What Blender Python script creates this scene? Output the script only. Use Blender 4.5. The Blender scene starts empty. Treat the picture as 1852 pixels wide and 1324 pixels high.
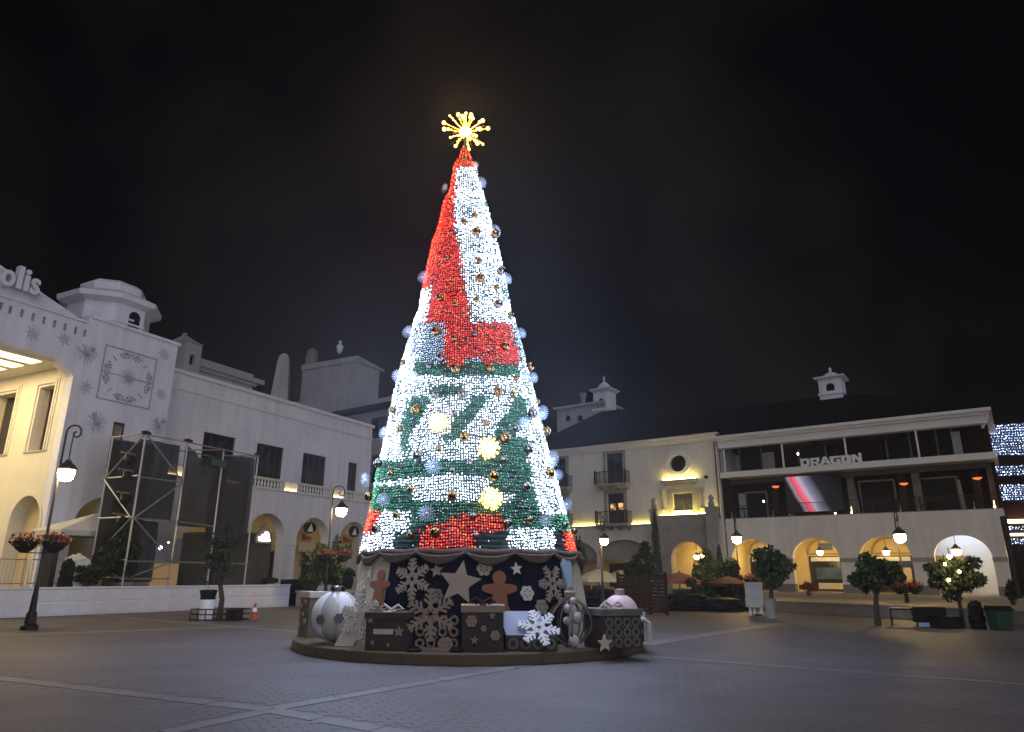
import bpy, bmesh, math, random
from mathutils import Matrix, Vector
from mathutils.geometry import tessellate_polygon
PI = math.pi; R = math.radians
random.seed(7)
sc = bpy.context.scene
COL = sc.collection

# ------------------------------------------------------------------ camera
FPX, TH, RO, HC = 1250.0, R(16.6), R(0.3), 1.6        # focal length in photo pixels, pitch, roll, eye height
cam_d = bpy.data.cameras.new('camera'); cam = bpy.data.objects.new('camera', cam_d); COL.objects.link(cam)
cam_d.sensor_width = 36; cam_d.lens = 36 * FPX / 1852; cam_d.clip_end = 2000; cam_d.clip_start = .1
CR = Matrix.Rotation(PI/2 + TH, 3, 'X') @ Matrix.Rotation(RO, 3, 'Z')
cam.matrix_world = Matrix.Translation((0, 0, HC)) @ CR.to_4x4()
sc.camera = cam

# ------------------------------------------------------------------ world, fill sun, exposure
world = bpy.data.worlds.new('World'); sc.world = world; world.use_nodes = True
wn, wl = world.node_tree.nodes, world.node_tree.links
bg = wn['Background']; bg.inputs['Strength'].default_value = 1.0
tc = wn.new('ShaderNodeTexCoord'); nz = wn.new('ShaderNodeTexNoise'); cr = wn.new('ShaderNodeValToRGB')
nz.inputs['Scale'].default_value = 2.6; nz.inputs['Detail'].default_value = 3; nz.inputs['Roughness'].default_value = .5
cr.color_ramp.elements[0].position = .42; cr.color_ramp.elements[0].color = (.0002, .0002, .0004, 1)
cr.color_ramp.elements[1].position = .68; cr.color_ramp.elements[1].color = (.0052, .0040, .0033, 1)
wl.new(tc.outputs['Generated'], nz.inputs['Vector']); wl.new(nz.outputs['Fac'], cr.inputs['Fac']); wl.new(cr.outputs['Color'], bg.inputs['Color'])
sun_d = bpy.data.lights.new('city_fill_sun', 'SUN'); sun_d.energy = .55; sun_d.angle = R(70); sun_d.color = (.84, .87, 1)  # soft sun lamp added as fill on the walls, in place of city light
sun = bpy.data.objects.new('city_fill_sun', sun_d); COL.objects.link(sun)
sun.rotation_euler = Vector((-.30, 1, -.36)).to_track_quat('-Z', 'Y').to_euler()
sc.view_settings.view_transform = 'Standard'; sc.view_settings.look = 'None'
sc.view_settings.exposure = .8; sc.view_settings.gamma = 1; sc.view_settings.use_curve_mapping = False
cy = sc.cycles
cy.use_denoising = True; cy.max_bounces = 5; cy.diffuse_bounces = 2; cy.glossy_bounces = 2; cy.transmission_bounces = 3
cy.transparent_max_bounces = 8; cy.volume_bounces = 0; cy.sample_clamp_indirect = 3; cy.caustics_reflective = False; cy.caustics_refractive = False
try: cy.use_light_tree = True
except Exception: pass

# ------------------------------------------------------------------ surveying helpers: photo measurements -> real places
CAM = Vector((0, 0, HC))
def ray(px, py): return CR @ Vector(((px-926)/FPX, -(py-662)/FPX, -1))
def ground(px, py, z=0.0):
    d = ray(px, py); return CAM + d*((z-HC)/d.z)
def atY(px, py, Y):
    d = ray(px, py); return CAM + d*(Y/d.y)
def proj(p):
    c = CR.transposed() @ (Vector(p)-CAM); return 926+FPX*c.x/-c.z, 662-FPX*c.y/-c.z
def depth(p): return -(CR.transposed() @ (Vector(p)-CAM)).z
def m_per_px(p): return depth(p)/FPX
class Frame:
    """A facade: local x runs along it, local y into the building, z up."""
    def __init__(s, o, az):
        a = R(az); s.o = Vector((o[0], o[1], 0)); s.d = Vector((math.sin(a), math.cos(a), 0)); s.i = Vector((-math.cos(a), math.sin(a), 0))
        s.rot = math.atan2(s.d.y, s.d.x)
    def p(s, px, py, dep=0):
        r = ray(px, py); q0 = s.o + s.i*dep; t = (q0-CAM).dot(s.i)/r.dot(s.i); q = CAM + r*t
        return (q-s.o).dot(s.d), q.z
    def w(s, x, y, z=0): return s.o + s.d*x + s.i*y + Vector((0, 0, z))
    def loc(s, p):
        q = Vector(p)-s.o; return q.dot(s.d), q.dot(s.i), q.z

# ------------------------------------------------------------------ mesh helpers
class MB:
    def __init__(s): s.v = []; s.f = []; s.m = []; s.cur = 0
    def add(s, vs, fs):
        o = len(s.v); s.v += [tuple(v) for v in vs]
        for f in fs: s.f.append([i+o for i in f]); s.m.append(s.cur)
        return s
    def box(s, x0, x1, y0, y1, z0, z1):
        return s.add([(x, y, z) for z in (z0, z1) for y in (y0, y1) for x in (x0, x1)],
                     [(0,2,3,1),(4,5,7,6),(0,1,5,4),(2,6,7,3),(0,4,6,2),(1,3,7,5)])
    def obox(s, M, hx, hy, hz):
        vs = [M @ Vector((x, y, z)) for z in (-hz, hz) for y in (-hy, hy) for x in (-hx, hx)]
        return s.add(vs, [(0,2,3,1),(4,5,7,6),(0,1,5,4),(2,6,7,3),(0,4,6,2),(1,3,7,5)])
    def bar(s, a, b, w, h=None):
        a = Vector(a); b = Vector(b); d = b-a
        M = Matrix.Translation((a+b)/2) @ d.to_track_quat('Z', 'Y').to_matrix().to_4x4()
        return s.obox(M, w/2, (h or w)/2, d.length/2)
    def slab(s, outer, holes=(), t0=0.0, t1=.1, fn=lambda u, v, t: (u, t, v)):
        loops = [list(outer)]+[list(h) for h in holes]
        flat = [p for l in loops for p in l]; n = len(flat)
        tris = tessellate_polygon([[Vector((p[0], p[1], 0)) for p in l] for l in loops])
        vs = [fn(p[0], p[1], t0) for p in flat]+[fn(p[0], p[1], t1) for p in flat]
        fs = [tuple(t) for t in tris]+[tuple(i+n for i in reversed(t)) for t in tris]
        o = 0
        for l in loops:
            k = len(l)
            for i in range(k): a, b = o+i, o+(i+1) % k; fs.append((a, b, b+n, a+n))
            o += k
        return s.add(vs, fs)
    def tube(s, pts, r, n=6, closed=False):
        pts = [Vector(p) for p in pts]; k = len(pts); rs = r if isinstance(r, (list, tuple)) else [r]*k
        vs = []; up = Vector((0, 0, 1)); pn = None
        for i, p in enumerate(pts):
            a = pts[i-1] if i or closed else p; b = pts[(i+1) % k] if i < k-1 or closed else p
            t = (b-a).normalized()
            if pn is None: pn = t.cross(up if abs(t.z) < .95 else Vector((1, 0, 0))).normalized()
            pn = (pn - t*pn.dot(t)).normalized(); q = t.cross(pn)
            for j in range(n): vs.append(p + (pn*math.cos(2*PI*j/n)+q*math.sin(2*PI*j/n))*rs[i])
        fs = []
        for i in range(k if closed else k-1):
            for j in range(n): fs.append((i*n+j, i*n+(j+1) % n, ((i+1) % k)*n+(j+1) % n, ((i+1) % k)*n+j))
        if not closed: fs += [tuple(range(n))[::-1], tuple((k-1)*n+j for j in range(n))]
        return s.add(vs, fs)
    def lathe(s, prof, n=16, c=(0, 0, 0), a0=0.0, cap=True):
        vs = []; fs = []; k = len(prof)
        for r, z in prof:
            for j in range(n): a = a0+2*PI*j/n; vs.append((c[0]+r*math.cos(a), c[1]+r*math.sin(a), c[2]+z))
        for i in range(k-1):
            for j in range(n): fs.append((i*n+j, i*n+(j+1) % n, (i+1)*n+(j+1) % n, (i+1)*n+j))
        if cap: fs += [tuple(range(n))[::-1], tuple((k-1)*n+j for j in range(n))]
        return s.add(vs, fs)
    def ball(s, c, r, n=12, m=8, sz=1.0):
        return s.lathe([(max(1e-4, r*math.sin(PI*i/m)), -r*sz*math.cos(PI*i/m)) for i in range(m+1)], n, c, cap=False)
    def octa(s, c, r):
        x, y, z = c
        return s.add([(x+r,y,z),(x,y+r,z),(x-r,y,z),(x,y-r,z),(x,y,z+r),(x,y,z-r)], [(0,1,4),(1,2,4),(2,3,4),(3,0,4),(1,0,5),(2,1,5),(3,2,5),(0,3,5)])
    def octa2(s, c, r):
        x, y, z = c; q = r*1.35
        return s.add([(x+r,y,z),(x,y+r,z),(x-r,y,z),(x,y-r,z),(x,y,z+q),(x,y,z-q)], [(0,1,4),(1,2,4),(2,3,4),(3,0,4),(1,0,5),(2,1,5),(3,2,5),(0,3,5)])
    def xf(s, M, start=0):
        for i in range(start, len(s.v)): s.v[i] = tuple(M @ Vector(s.v[i]))
        return s
    def build(s, name, mats, parent=None, smooth=False):
        me = bpy.data.meshes.new(name); me.from_pydata(s.v, [], s.f)
        if not isinstance(mats, (list, tuple)): mats = [mats]
        for m in mats: me.materials.append(m)
        if len(mats) > 1: me.polygons.foreach_set('material_index', s.m)
        if smooth: me.polygons.foreach_set('use_smooth', [True]*len(me.polygons))
        me.update()
        o = bpy.data.objects.new(name, me); COL.objects.link(o)
        if parent: o.parent = parent
        return o
def thing(name, label, cat, loc=(0, 0, 0), rz=0.0, group=None):
    o = bpy.data.objects.new(name, None); o.empty_display_size = .2; COL.objects.link(o)
    o.location = loc; o.rotation_euler = (0, 0, rz); return tag(o, label, cat, group)
def tag(o, label, cat, group=None):
    o['label'] = label; o['category'] = cat
    if group: o['group'] = group
    return o
def struct(o): o['kind'] = 'structure'; return o
def stuff(o): o['kind'] = 'stuff'; return o
def dup(root, loc, rz=None, label=None, scale=None):
    c = root.copy(); COL.objects.link(c); c.location = loc
    if rz is not None: c.rotation_euler = (0, 0, rz)
    if label: c['label'] = label
    if scale: c.scale = (scale,)*3
    for ch in list(root.children):
        d = ch.copy(); COL.objects.link(d); d.parent = c
        for g in list(ch.children):
            e = g.copy(); COL.objects.link(e); e.parent = d
    return c
def arch(sc_, w, zb, zs, n=14, rise=None):
    r = w/2; h = rise or r
    return [(sc_-r, zb), (sc_+r, zb)]+[(sc_+r*math.cos(PI*i/n), zs+h*math.sin(PI*i/n)) for i in range(n+1)]
def rect(x0, x1, z0, z1): return [(x0, z0), (x1, z0), (x1, z1), (x0, z1)]
def disc(cx, cz, rx, rz=None, n=20): return [(cx+rx*math.cos(2*PI*i/n), cz+(rz or rx)*math.sin(2*PI*i/n)) for i in range(n)]

# ------------------------------------------------------------------ materials
def mat(name, col, rough=.7, var=.15, scale=3.0, bump=0.0, bscale=40.0, metal=0.0, emit=None, estr=0.0, spec=.4, coord='Object', detail=5, streak=0.0):
    m = bpy.data.materials.new(name); m.use_nodes = True; N, L = m.node_tree.nodes, m.node_tree.links
    b = N['Principled BSDF']; b.inputs['Roughness'].default_value = rough; b.inputs['Metallic'].default_value = metal
    b.inputs['Specular IOR Level'].default_value = spec
    t = N.new('ShaderNodeTexCoord')
    if var:
        n = N.new('ShaderNodeTexNoise'); n.inputs['Scale'].default_value = scale; n.inputs['Detail'].default_value = detail; n.inputs['Roughness'].default_value = .62
        r = N.new('ShaderNodeValToRGB'); r.color_ramp.elements[0].position = .3; r.color_ramp.elements[1].position = .7
        r.color_ramp.elements[0].color = tuple(c*(1-var) for c in col)+(1,); r.color_ramp.elements[1].color = tuple(min(1, c*(1+var)) for c in col)+(1,)
        L.new(t.outputs[coord], n.inputs['Vector']); L.new(n.outputs['Fac'], r.inputs['Fac']); L.new(r.outputs['Color'], b.inputs['Base Color'])
    else: b.inputs['Base Color'].default_value = col+(1,)
    if streak:
        mp_ = N.new('ShaderNodeMapping'); mp_.inputs['Scale'].default_value = (1.3, 1.3, .10); n3 = N.new('ShaderNodeTexNoise'); n3.inputs['Scale'].default_value = 1.6; n3.inputs['Detail'].default_value = 7; n3.inputs['Roughness'].default_value = .7
        r3 = N.new('ShaderNodeMapRange'); r3.inputs['From Min'].default_value = .42; r3.inputs['From Max'].default_value = .68; r3.inputs['To Min'].default_value = 1; r3.inputs['To Max'].default_value = 1-streak
        mx_ = N.new('ShaderNodeMix'); mx_.data_type = 'RGBA'; mx_.blend_type = 'MULTIPLY'; mx_.inputs['Factor'].default_value = 1
        L.new(t.outputs[coord], mp_.inputs['Vector']); L.new(mp_.outputs['Vector'], n3.inputs['Vector']); L.new(n3.outputs['Fac'], r3.inputs['Value'])
        L.new(b.inputs['Base Color'].links[0].from_socket, mx_.inputs[6]); L.new(r3.outputs['Result'], mx_.inputs[7]); L.new(mx_.outputs[2], b.inputs['Base Color'])
    if bump:
        n2 = N.new('ShaderNodeTexNoise'); n2.inputs['Scale'].default_value = bscale; n2.inputs['Detail'].default_value = 6
        bp = N.new('ShaderNodeBump'); bp.inputs['Strength'].default_value = bump; bp.inputs['Distance'].default_value = .02
        L.new(t.outputs[coord], n2.inputs['Vector']); L.new(n2.outputs['Fac'], bp.inputs['Height']); L.new(bp.outputs['Normal'], b.inputs['Normal'])
    if emit: b.inputs['Emission Color'].default_value = emit+(1,); b.inputs['Emission Strength'].default_value = estr
    return m
def emit(name, col, s): return mat(name, (.02, .02, .02), .5, 0, emit=col, estr=s)
M = dict(
    stucco=mat('stucco', (.76, .745, .79), .85, .09, .35, .25, 12, streak=.16),
    stucco2=mat('stucco_cream', (.70, .65, .57), .85, .10, .4, .25, 12, streak=.14),
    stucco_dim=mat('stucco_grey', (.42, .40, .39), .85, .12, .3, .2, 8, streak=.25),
    plaster_yellow=mat('plaster_yellow', (.66, .53, .28), .8, .08, .6, .15, 10),
    plaster_cream=mat('plaster_cream', (.72, .66, .52), .8, .08, .6, .15, 10),
    trim=mat('trim_white', (.72, .69, .64), .75, .06, .8, .1, 10),
    stone=mat('stone_grey', (.30, .27, .23), .8, .2, 1.2, .3, 14),
    stone_dark=mat('stone_brown', (.20, .175, .145), .85, .25, 1.2, .4, 10),
    band=mat('band_stone', (.30, .27, .235), .85, .12, 1.5, .2, 14),
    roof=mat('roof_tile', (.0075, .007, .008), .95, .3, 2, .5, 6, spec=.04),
    glass=mat('window_glass', (.018, .018, .022), .12, .3, 1.2, spec=.6),
    frame_dark=mat('frame_dark', (.045, .035, .03), .5, .2, 4),
    iron=mat('wrought_iron', (.018, .017, .016), .45, .2, 8, metal=.4),
    iron_brown=mat('lamp_iron', (.05, .042, .034), .5, .2, 8, metal=.3),
    steel=mat('scaffold_steel', (.42, .42, .43), .4, .15, 6, metal=.75),
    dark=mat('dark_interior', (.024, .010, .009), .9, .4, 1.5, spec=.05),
    greycloth=mat('grey_cloth', (.055, .054, .05), .9, .2, 2, .3, 14),
    dark_red=mat('dark_red_cloth', (.055, .016, .016), .9, .3, 2),
    black=mat('black_plastic', (.010, .010, .011), .6, .3, 5, spec=.15),
    wood=mat('dark_wood', (.042, .022, .016), .75, .3, 3, .2, 20, spec=.12),
    tan=mat('tan_board', (.33, .245, .175), .75, .1, 2, .1, 20),
    cream=mat('cream_board', (.58, .50, .40), .75, .08, 2, .1, 20),
    gold_board=mat('plinth_board', (.12, .085, .045), .7, .15, 2, .1, 20),
    ginger=mat('ginger_brown', (.27, .095, .042), .8, .1, 3, .1, 30),
    navy=mat('navy_panel', (.0075, .0075, .018), .8, .4, 1.5, spec=.12),
    brown=mat('gift_brown', (.055, .036, .030), .8, .2, 3, .1, 20),
    giftgrey=mat('gift_grey', (.15, .13, .11), .8, .25, 3, .1, 20),
    white=mat('white_paint', (.74, .74, .74), .5, .06, 3),
    pearl=mat('pearl_white', (.50, .47, .43), .25, .08, 3),
    offwhite=mat('white_cloth', (.55, .53, .48), .9, .12, 2, .3, 12),
    blue_lit_white=mat('blue_lit_white_board', (.33, .35, .48), .5, .06, 3),  # white lid; the bluish light on it is put into the colour
    pink=mat('pink_white', (.72, .50, .50), .4, .1, 3),
    blue=mat('pale_blue_board', (.35, .48, .58), .6, .08, 3),
    swag=mat('swag_cloth', (.115, .075, .055), .9, .25, 4, .3, 20),
    net_green=mat('tree_net', (.028, .052, .044), .9, .5, 6, .5, 30),
    wire=mat('light_wire', (.010, .035, .02), .8, .2, 6),
    goldball=mat('gold_chrome', (.22, .14, .055), .16, .1, 4, metal=1),
    silver=mat('silver_chrome', (.17, .16, .15), .18, .1, 4, metal=1),
    rosette=mat('rosette_foil', (.60, .66, .84), .35, .1, 5, spec=.6),
    leaf=mat('leaf_green', (.050, .075, .028), .6, .45, 2.5),
    leaf_dark=mat('leaf_dark', (.022, .036, .016), .7, .5, 2.5),
    leaf_red=mat('flower_red', (.22, .04, .03), .7, .4, 5),
    bark=mat('bark', (.055, .040, .030), .9, .3, 6, .5, 20),
    red_panel=mat('red_poster', (.30, .03, .03), .6, .1, 2),
    red_paint=mat('red_letter', (.45, .04, .02), .6, .1, 2),
    orange=mat('cone_orange', (.38, .07, .035), .6, .1, 4),
    green_bin=mat('green_plastic', (.012, .045, .022), .5, .2, 4),
    canvas=mat('cream_canvas', (.58, .52, .36), .9, .1, 2, .2, 10),
    canvas_red=mat('rust_canvas', (.20, .085, .055), .9, .12, 2, .2, 10),
    panel_blue=mat('terrace_panel', (.56, .56, .61), .7, .12, 1.2, .1, 10),
    joint=mat('pale_joint', (.60, .60, .60), .8, .08, 2),
    # things that give off light
    lamp=emit('lamp_glow', (1, .70, .27), 80), lamp_s=emit('lantern_glow', (1, .68, .25), 50),
    strip=emit('strip_glow', (1, .78, .15), 12), strip_hi=emit('strip_glow_bright', (1, .80, .18), 20),
    ceil=emit('ceiling_glow', (1, .79, .44), 6.5), dimroom=emit('dim_counter_glow', (1, .62, .25), .12), niche=emit('niche_glow', (1, .72, .36), 8),
    arcade=emit('arcade_glow', (1, .72, .20), 6.5),
    cool=emit('cool_glow', (.55, .72, 1), 5.5), heat=emit('heater_glow', (1, .20, .06), .7),
    sparkle=emit('sparkle_glow', (1, .85, .6), 5), screenlit=emit('sign_glow', (1, 1, 1), 6), teal=emit('teal_glow', (.05, .45, .4), .022),
    led_w=emit('led_white', (.70, .80, 1), 7.5), led_d=emit('led_dim', (.50, .66, 1), 1.9), led_r=emit('led_red', (1, .012, .010), 2.4), led_ro=emit('led_red_hot', (1, .10, .04), 4.0),
    led_g=emit('led_green', (.05, .80, .34), .65), led_gw=emit('led_greenwhite', (.55, 1, .85), 1.0), led_y=emit('led_gold', (1, .55, .10), 5), led_off=mat('led_off', (.03, .05, .05), .4, 0),
    star_core=emit('star_core_glow', (1, .68, .24), 7), led_b=emit('led_blue', (.42, .52, 1), 6), star=emit('star_glow', (1, .47, .05), 2.2), star_hi=emit('star_glow_hot', (1, .56, .13), 3.6),
)
for k_ in ('led_w', 'led_d', 'led_r', 'led_ro', 'led_g', 'led_gw', 'led_b'): M[k_].cycles.emission_sampling = 'NONE'
def net_mat():
    m = bpy.data.materials.new('shade_net'); m.use_nodes = True; N, L = m.node_tree.nodes, m.node_tree.links
    b = N['Principled BSDF']; b.inputs['Base Color'].default_value = (.022, .020, .022, 1); b.inputs['Roughness'].default_value = .9
    t = N.new('ShaderNodeBsdfTransparent'); mx = N.new('ShaderNodeMixShader'); n = N.new('ShaderNodeTexNoise'); tcx = N.new('ShaderNodeTexCoord')
    n.inputs['Scale'].default_value = .7; mr = N.new('ShaderNodeMapRange'); mr.inputs['To Min'].default_value = .84; mr.inputs['To Max'].default_value = 1.0
    L.new(tcx.outputs['Object'], n.inputs['Vector']); L.new(n.outputs['Fac'], mr.inputs['Value']); L.new(mr.outputs['Result'], mx.inputs['Fac'])
    L.new(t.outputs[0], mx.inputs[1]); L.new(b.outputs[0], mx.inputs[2]); L.new(mx.outputs[0], N['Material Output'].inputs['Surface'])
    return m
M['net'] = net_mat()
def paver_mat():
    m = mat('paver_stone', (.135, .118, .112), .62, .18, .25, .35, 30, coord='Object'); return m
M['paver'] = mat('paver_stone', (.132, .116, .118), .62, .22, .6, .3, 40)
M['plaza'] = mat('plaza_stone', (.120, .105, .107), .62, .30, .22, .0)
def plaza_nodes():
    m = M['plaza']; N, L = m.node_tree.nodes, m.node_tree.links; b = N['Principled BSDF']
    t = N.new('ShaderNodeTexCoord'); mp = N.new('ShaderNodeMapping'); br = N.new('ShaderNodeTexBrick'); mp.inputs['Rotation'].default_value = (0, 0, R(32))
    br.inputs['Scale'].default_value = 1.0; br.inputs['Brick Width'].default_value = .24; br.inputs['Row Height'].default_value = .12; br.inputs['Mortar Size'].default_value = .006
    br.inputs['Color1'].default_value = (.95, .95, .95, 1); br.inputs['Color2'].default_value = (1.05, 1.05, 1.05, 1); br.inputs['Mortar'].default_value = (.84, .84, .84, 1)
    old = b.inputs['Base Color'].links[0].from_socket
    mx = N.new('ShaderNodeMix'); mx.data_type = 'RGBA'; mx.blend_type = 'MULTIPLY'; mx.inputs['Factor'].default_value = 1
    L.new(t.outputs['Object'], mp.inputs['Vector']); L.new(mp.outputs['Vector'], br.inputs['Vector'])
    L.new(old, mx.inputs[6]); L.new(br.outputs['Color'], mx.inputs[7]); L.new(mx.outputs[2], b.inputs['Base Color'])
    bp = N.new('ShaderNodeBump'); bp.inputs['Strength'].default_value = .5; bp.inputs['Distance'].default_value = .004; L.new(br.outputs['Fac'], bp.inputs['Height']); bp.invert = True
    L.new(bp.outputs['Normal'], b.inputs['Normal'])
plaza_nodes()
M['strip_stone'] = mat('strip_stone', (.175, .158, .158), .6, .16, .8, .1, 20)

# ------------------------------------------------------------------ ground
g = MB(); g.add([(-600, -80, 0), (600, -80, 0), (600, 900, 0), (-600, 900, 0)], [(0, 1, 2, 3)])
plaza = struct(g.build('plaza', M['plaza']))
def band_strip(a, b, w):
    a = ground(*a); b = ground(*b); d = (b-a).normalized(); n = Vector((-d.y, d.x, 0))*w/2
    m = MB(); L = (b-a).length; k = max(1, int(L/.9))
    for i in range(k):
        p = a+d*(L*i/k+.008); q = a+d*(L*(i+1)/k-.008); h = .005+random.random()*.002
        vs = [p-n, p+n, q+n, q-n]
        m.add([v for v in vs]+[v+Vector((0, 0, h)) for v in vs], [(4, 5, 6, 7), (0, 1, 5, 4), (1, 2, 6, 5), (2, 3, 7, 6), (3, 0, 4, 7)])
    o = m.build('paving_band', M['strip_stone']); struct(o); return o
BANDS = [((-60, 1152), (470, 1132), .34), ((120, 1108), (640, 1152), .30), ((-80, 1218), (485, 1284), .26), ((485, 1284), (800, 1340), .26), ((300, 1325), (485, 1286), .24), ((497, 1282), (985, 1197), .26),
                ((1162, 1166), (1420, 1127), .5), ((1180, 1188), (1990, 1248), .26)]
for a, b, w in BANDS: band_strip(a, b, w)
# single pavers in the near field, where the photograph lets one tell them apart
pts = []
a32 = R(32); ca, sa = math.cos(a32), math.sin(a32)
for i in range(-75, 75):
    for j in range(-110, 110):
        u = (i+(.5 if j % 2 else 0))*.242; v = j*.122
        x = u*ca-v*sa-.2; y = u*sa+v*ca+7.2
        if not (5.0 < y < 13.6) or math.hypot(x+.94, y-17.13) < 3.98: continue
        q = proj((x, y, 0))
        if -20 < q[0] < 1872 and q[1] < 1345: pts.append((y, x))
pts.sort()
bandsegs = [(ground(*a), ground(*b), w) for a, b, w in BANDS]
def near_band(x, y):
    for a, b, w in bandsegs:
        d = b-a; t = max(0, min(1, ((x-a.x)*d.x+(y-a.y)*d.y)/(d.x**2+d.y**2))); 
        if math.hypot(x-a.x-d.x*t, y-a.y-d.y*t) < w/2+.09: return True
    return False
pts = [p for p in pts if not near_band(p[1], p[0])]
def paver_bm(m, M4, h):
    s = len(m.v); a, b = .1196, .0598
    m.add([(-a, -b, -.01), (a, -b, -.01), (a, b, -.01), (-a, b, -.01), (-a, -b, h-.003), (a, -b, h-.003), (a, b, h-.003), (-a, b, h-.003), (-a+.006, -b+.006, h), (a-.006, -b+.006, h), (a-.006, b-.006, h), (-a+.006, b-.006, h)],
          [(0,1,5,4),(1,2,6,5),(2,3,7,6),(3,0,4,7),(4,5,9,8),(5,6,10,9),(6,7,11,10),(7,4,8,11),(8,9,10,11)])
    m.xf(M4, s)
pm = MB(); paver_bm(pm, Matrix.Identity(4), .004); p0 = None
rest = MB()
for k, (y, x) in enumerate(pts):
    rx = random.uniform(-.004, .004); ry = random.uniform(-.004, .004)
    M4 = Matrix.Translation((x, y, random.uniform(0, .002))) @ Matrix.Rotation(a32+random.uniform(-.01, .01), 4, 'Z') @ Matrix.Rotation(rx, 4, 'X') @ Matrix.Rotation(ry, 4, 'Y')
    if k < 300:
        if p0 is None: o = p0 = pm.build('paver', M['paver'], plaza)
        else: o = p0.copy(); COL.objects.link(o)
        o.matrix_local = M4
    else: paver_bm(rest, M4, .004)
stuff(rest.build('paver_field', M['paver'], plaza))

# ------------------------------------------------------------------ arcade wing on the left
W = Frame((-12.2, 49.4), 27.3)
wing = thing('arcade_building', 'long white two storey building with arches below and four dark windows above', 'building', W.o, W.rot)
def part(mb, name, mt, parent, **k): return mb.build(name, mt, parent, **k)
UP = 1.0                                                # the upper wall stands back behind the balustrade
zt = W.p(500, 725, UP)[1]; s_r = W.p(673, 790, UP)[0]; zb = 6.45
wins = []
for a, b in [((370, 779), (427, 791)), ((466, 799), (514, 809.5)), ((549, 818), (591, 827)), ((631, 835.5), (647, 838.5))]:
    wins.append((W.p(*a, UP)[0], W.p(*b, UP)[0]))
zw = W.p(549, 818, UP)[1]; zwb = 6.75
m = MB(); m.slab(rect(-16, s_r, zb, zt), [rect(a, b, zwb, zw) for a, b in wins], UP, UP+.35); part(m, 'upper_wall', M['stucco'], wing)
m = MB(); m.box(-16, s_r+.12, UP-.12, UP+.5, zt, zt+.22); m.box(-16, s_r+.06, UP-.06, UP+.4, zt-.95, zt-.82); part(m, 'cornice', M['trim'], wing)
m = MB(); m.box(s_r-.35, s_r, UP+.352, 12, 0, zt); m.box(-16, s_r-.36, 11.6, 12, 0, zt); m.box(-16, s_r, UP+.3, 12, zt-.4, zt-.3); part(m, 'end_wall', M['stucco'], wing)
for k, (a, b) in enumerate(wins):
    f = MB(); f.slab(rect(a, b, zwb, zw), [rect(a+.07, b-.07, zwb+.07, zw-.07)], UP+.10, UP+.18); fo = part(f, 'window', M['frame_dark'], wing)
    n = 4 if b-a > 1 else 2
    for j in range(n):
        x0 = a+.07+(b-a-.14)*j/n; x1 = a+.07+(b-a-.14)*(j+1)/n
        p = MB(); p.box(x0+.03, x1-.03, UP+.16, UP+.17, zwb+.5 if k != 1 else zwb+.1, zw-.08); part(p, 'pane', M['glass'], fo)
        p = MB(); p.box(x1-.035, x1+.035, UP+.09, UP+.2, zwb, zw); p.box(x0, x1, UP+.09, UP+.19, zwb+.05, zwb+.5); part(p, 'mullion', M['frame_dark'], fo)
# ground floor with arches
arcs = []
spr = 3.45
aw = 3.15
for pxl in (352, 483, 566, 641): arcs.append(W.p(pxl, 985)[0])
sp = (arcs[3]-arcs[1])/2; arcs = [arcs[2]-2*sp, arcs[2]-sp, arcs[2], arcs[2]+sp]; s_r0 = s_r+.1
m = MB(); m.slab(rect(-16, s_r0, -.3, 6.45), [arch(a, aw, .02, spr) for a in arcs], 0, .8); part(m, 'arcade_wall', M['stucco'], wing)
m = MB(); e0 = -16
for a in arcs+[99]:
    x1 = min(a-aw/2, s_r0)
    if x1-e0 > .2: part(MB().box(e0, x1+.03, -.05, .83, spr-.28, spr+.05), 'impost_band', M['trim'], wing)
    e0 = a+aw/2-.03
m = MB(); m.box(-16, s_r0, 3.6, 3.8, -.3, 6.2); m.box(-16, s_r0, .8, 3.6, 5.55, 5.7); m.box(s_r0-.3, s_r0, .802, 3.6, 0, 5.5)
part(m, 'arcade_interior', M['plaster_yellow'], wing)
m = MB(); m.box(-16, s_r0+.06, -.10, UP, 6.452, 6.56); part(m, 'balcony_slab', M['trim'], wing)
m = MB(); m.box(-16, s_r0+.04, -.06, .14, 7.06, 7.18); part(m, 'balustrade_rail', M['trim'], wing)
pan = [W.p(x, 880)[0] for x in (512, 537)], [W.p(x, 892)[0] for x in (600, 621)], [W.p(x, 865)[0] for x in (405, 440)], [W.p(x, 855)[0] for x in (300, 330)]
def in_pan(x): return any(a-.12 < x < b+.12 for a, b in pan)
bal = MB(); bal.lathe([(.075, 0), (.075, .06), (.045, .10), (.085, .22), (.06, .36), (.04, .42), (.07, .46), (.07, .5)], 8); b0 = None
x = -15.8
while x < s_r0:
    if not in_pan(x):
        if b0 is None: o = b0 = bal.build('baluster', M['trim'], wing)
        else: o = b0.copy(); COL.objects.link(o)
        o.location = (x, .04, 6.56)
    x += .265
for a, b in pan:
    m = MB(); m.box(a, b, .04, .14, 6.56, 7.06); m.box(a, a+.06, -.08, .035, 6.56, 7.06); m.box(b-.06, b, -.08, .035, 6.56, 7.06); po = part(m, 'lit_pedestal', M['trim'], wing)
    m = MB(); m.box(a+.1, b-.1, -.06, 0.0, 6.562, 6.61); part(m, 'light_bar', M['niche'], po)
m = MB()
for a in arcs: m.box(a-.35, a+.35, 1.6, 1.9, 5.44, 5.54)
part(m, 'arcade_ceiling_glow', M['arcade'], wing)
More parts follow.
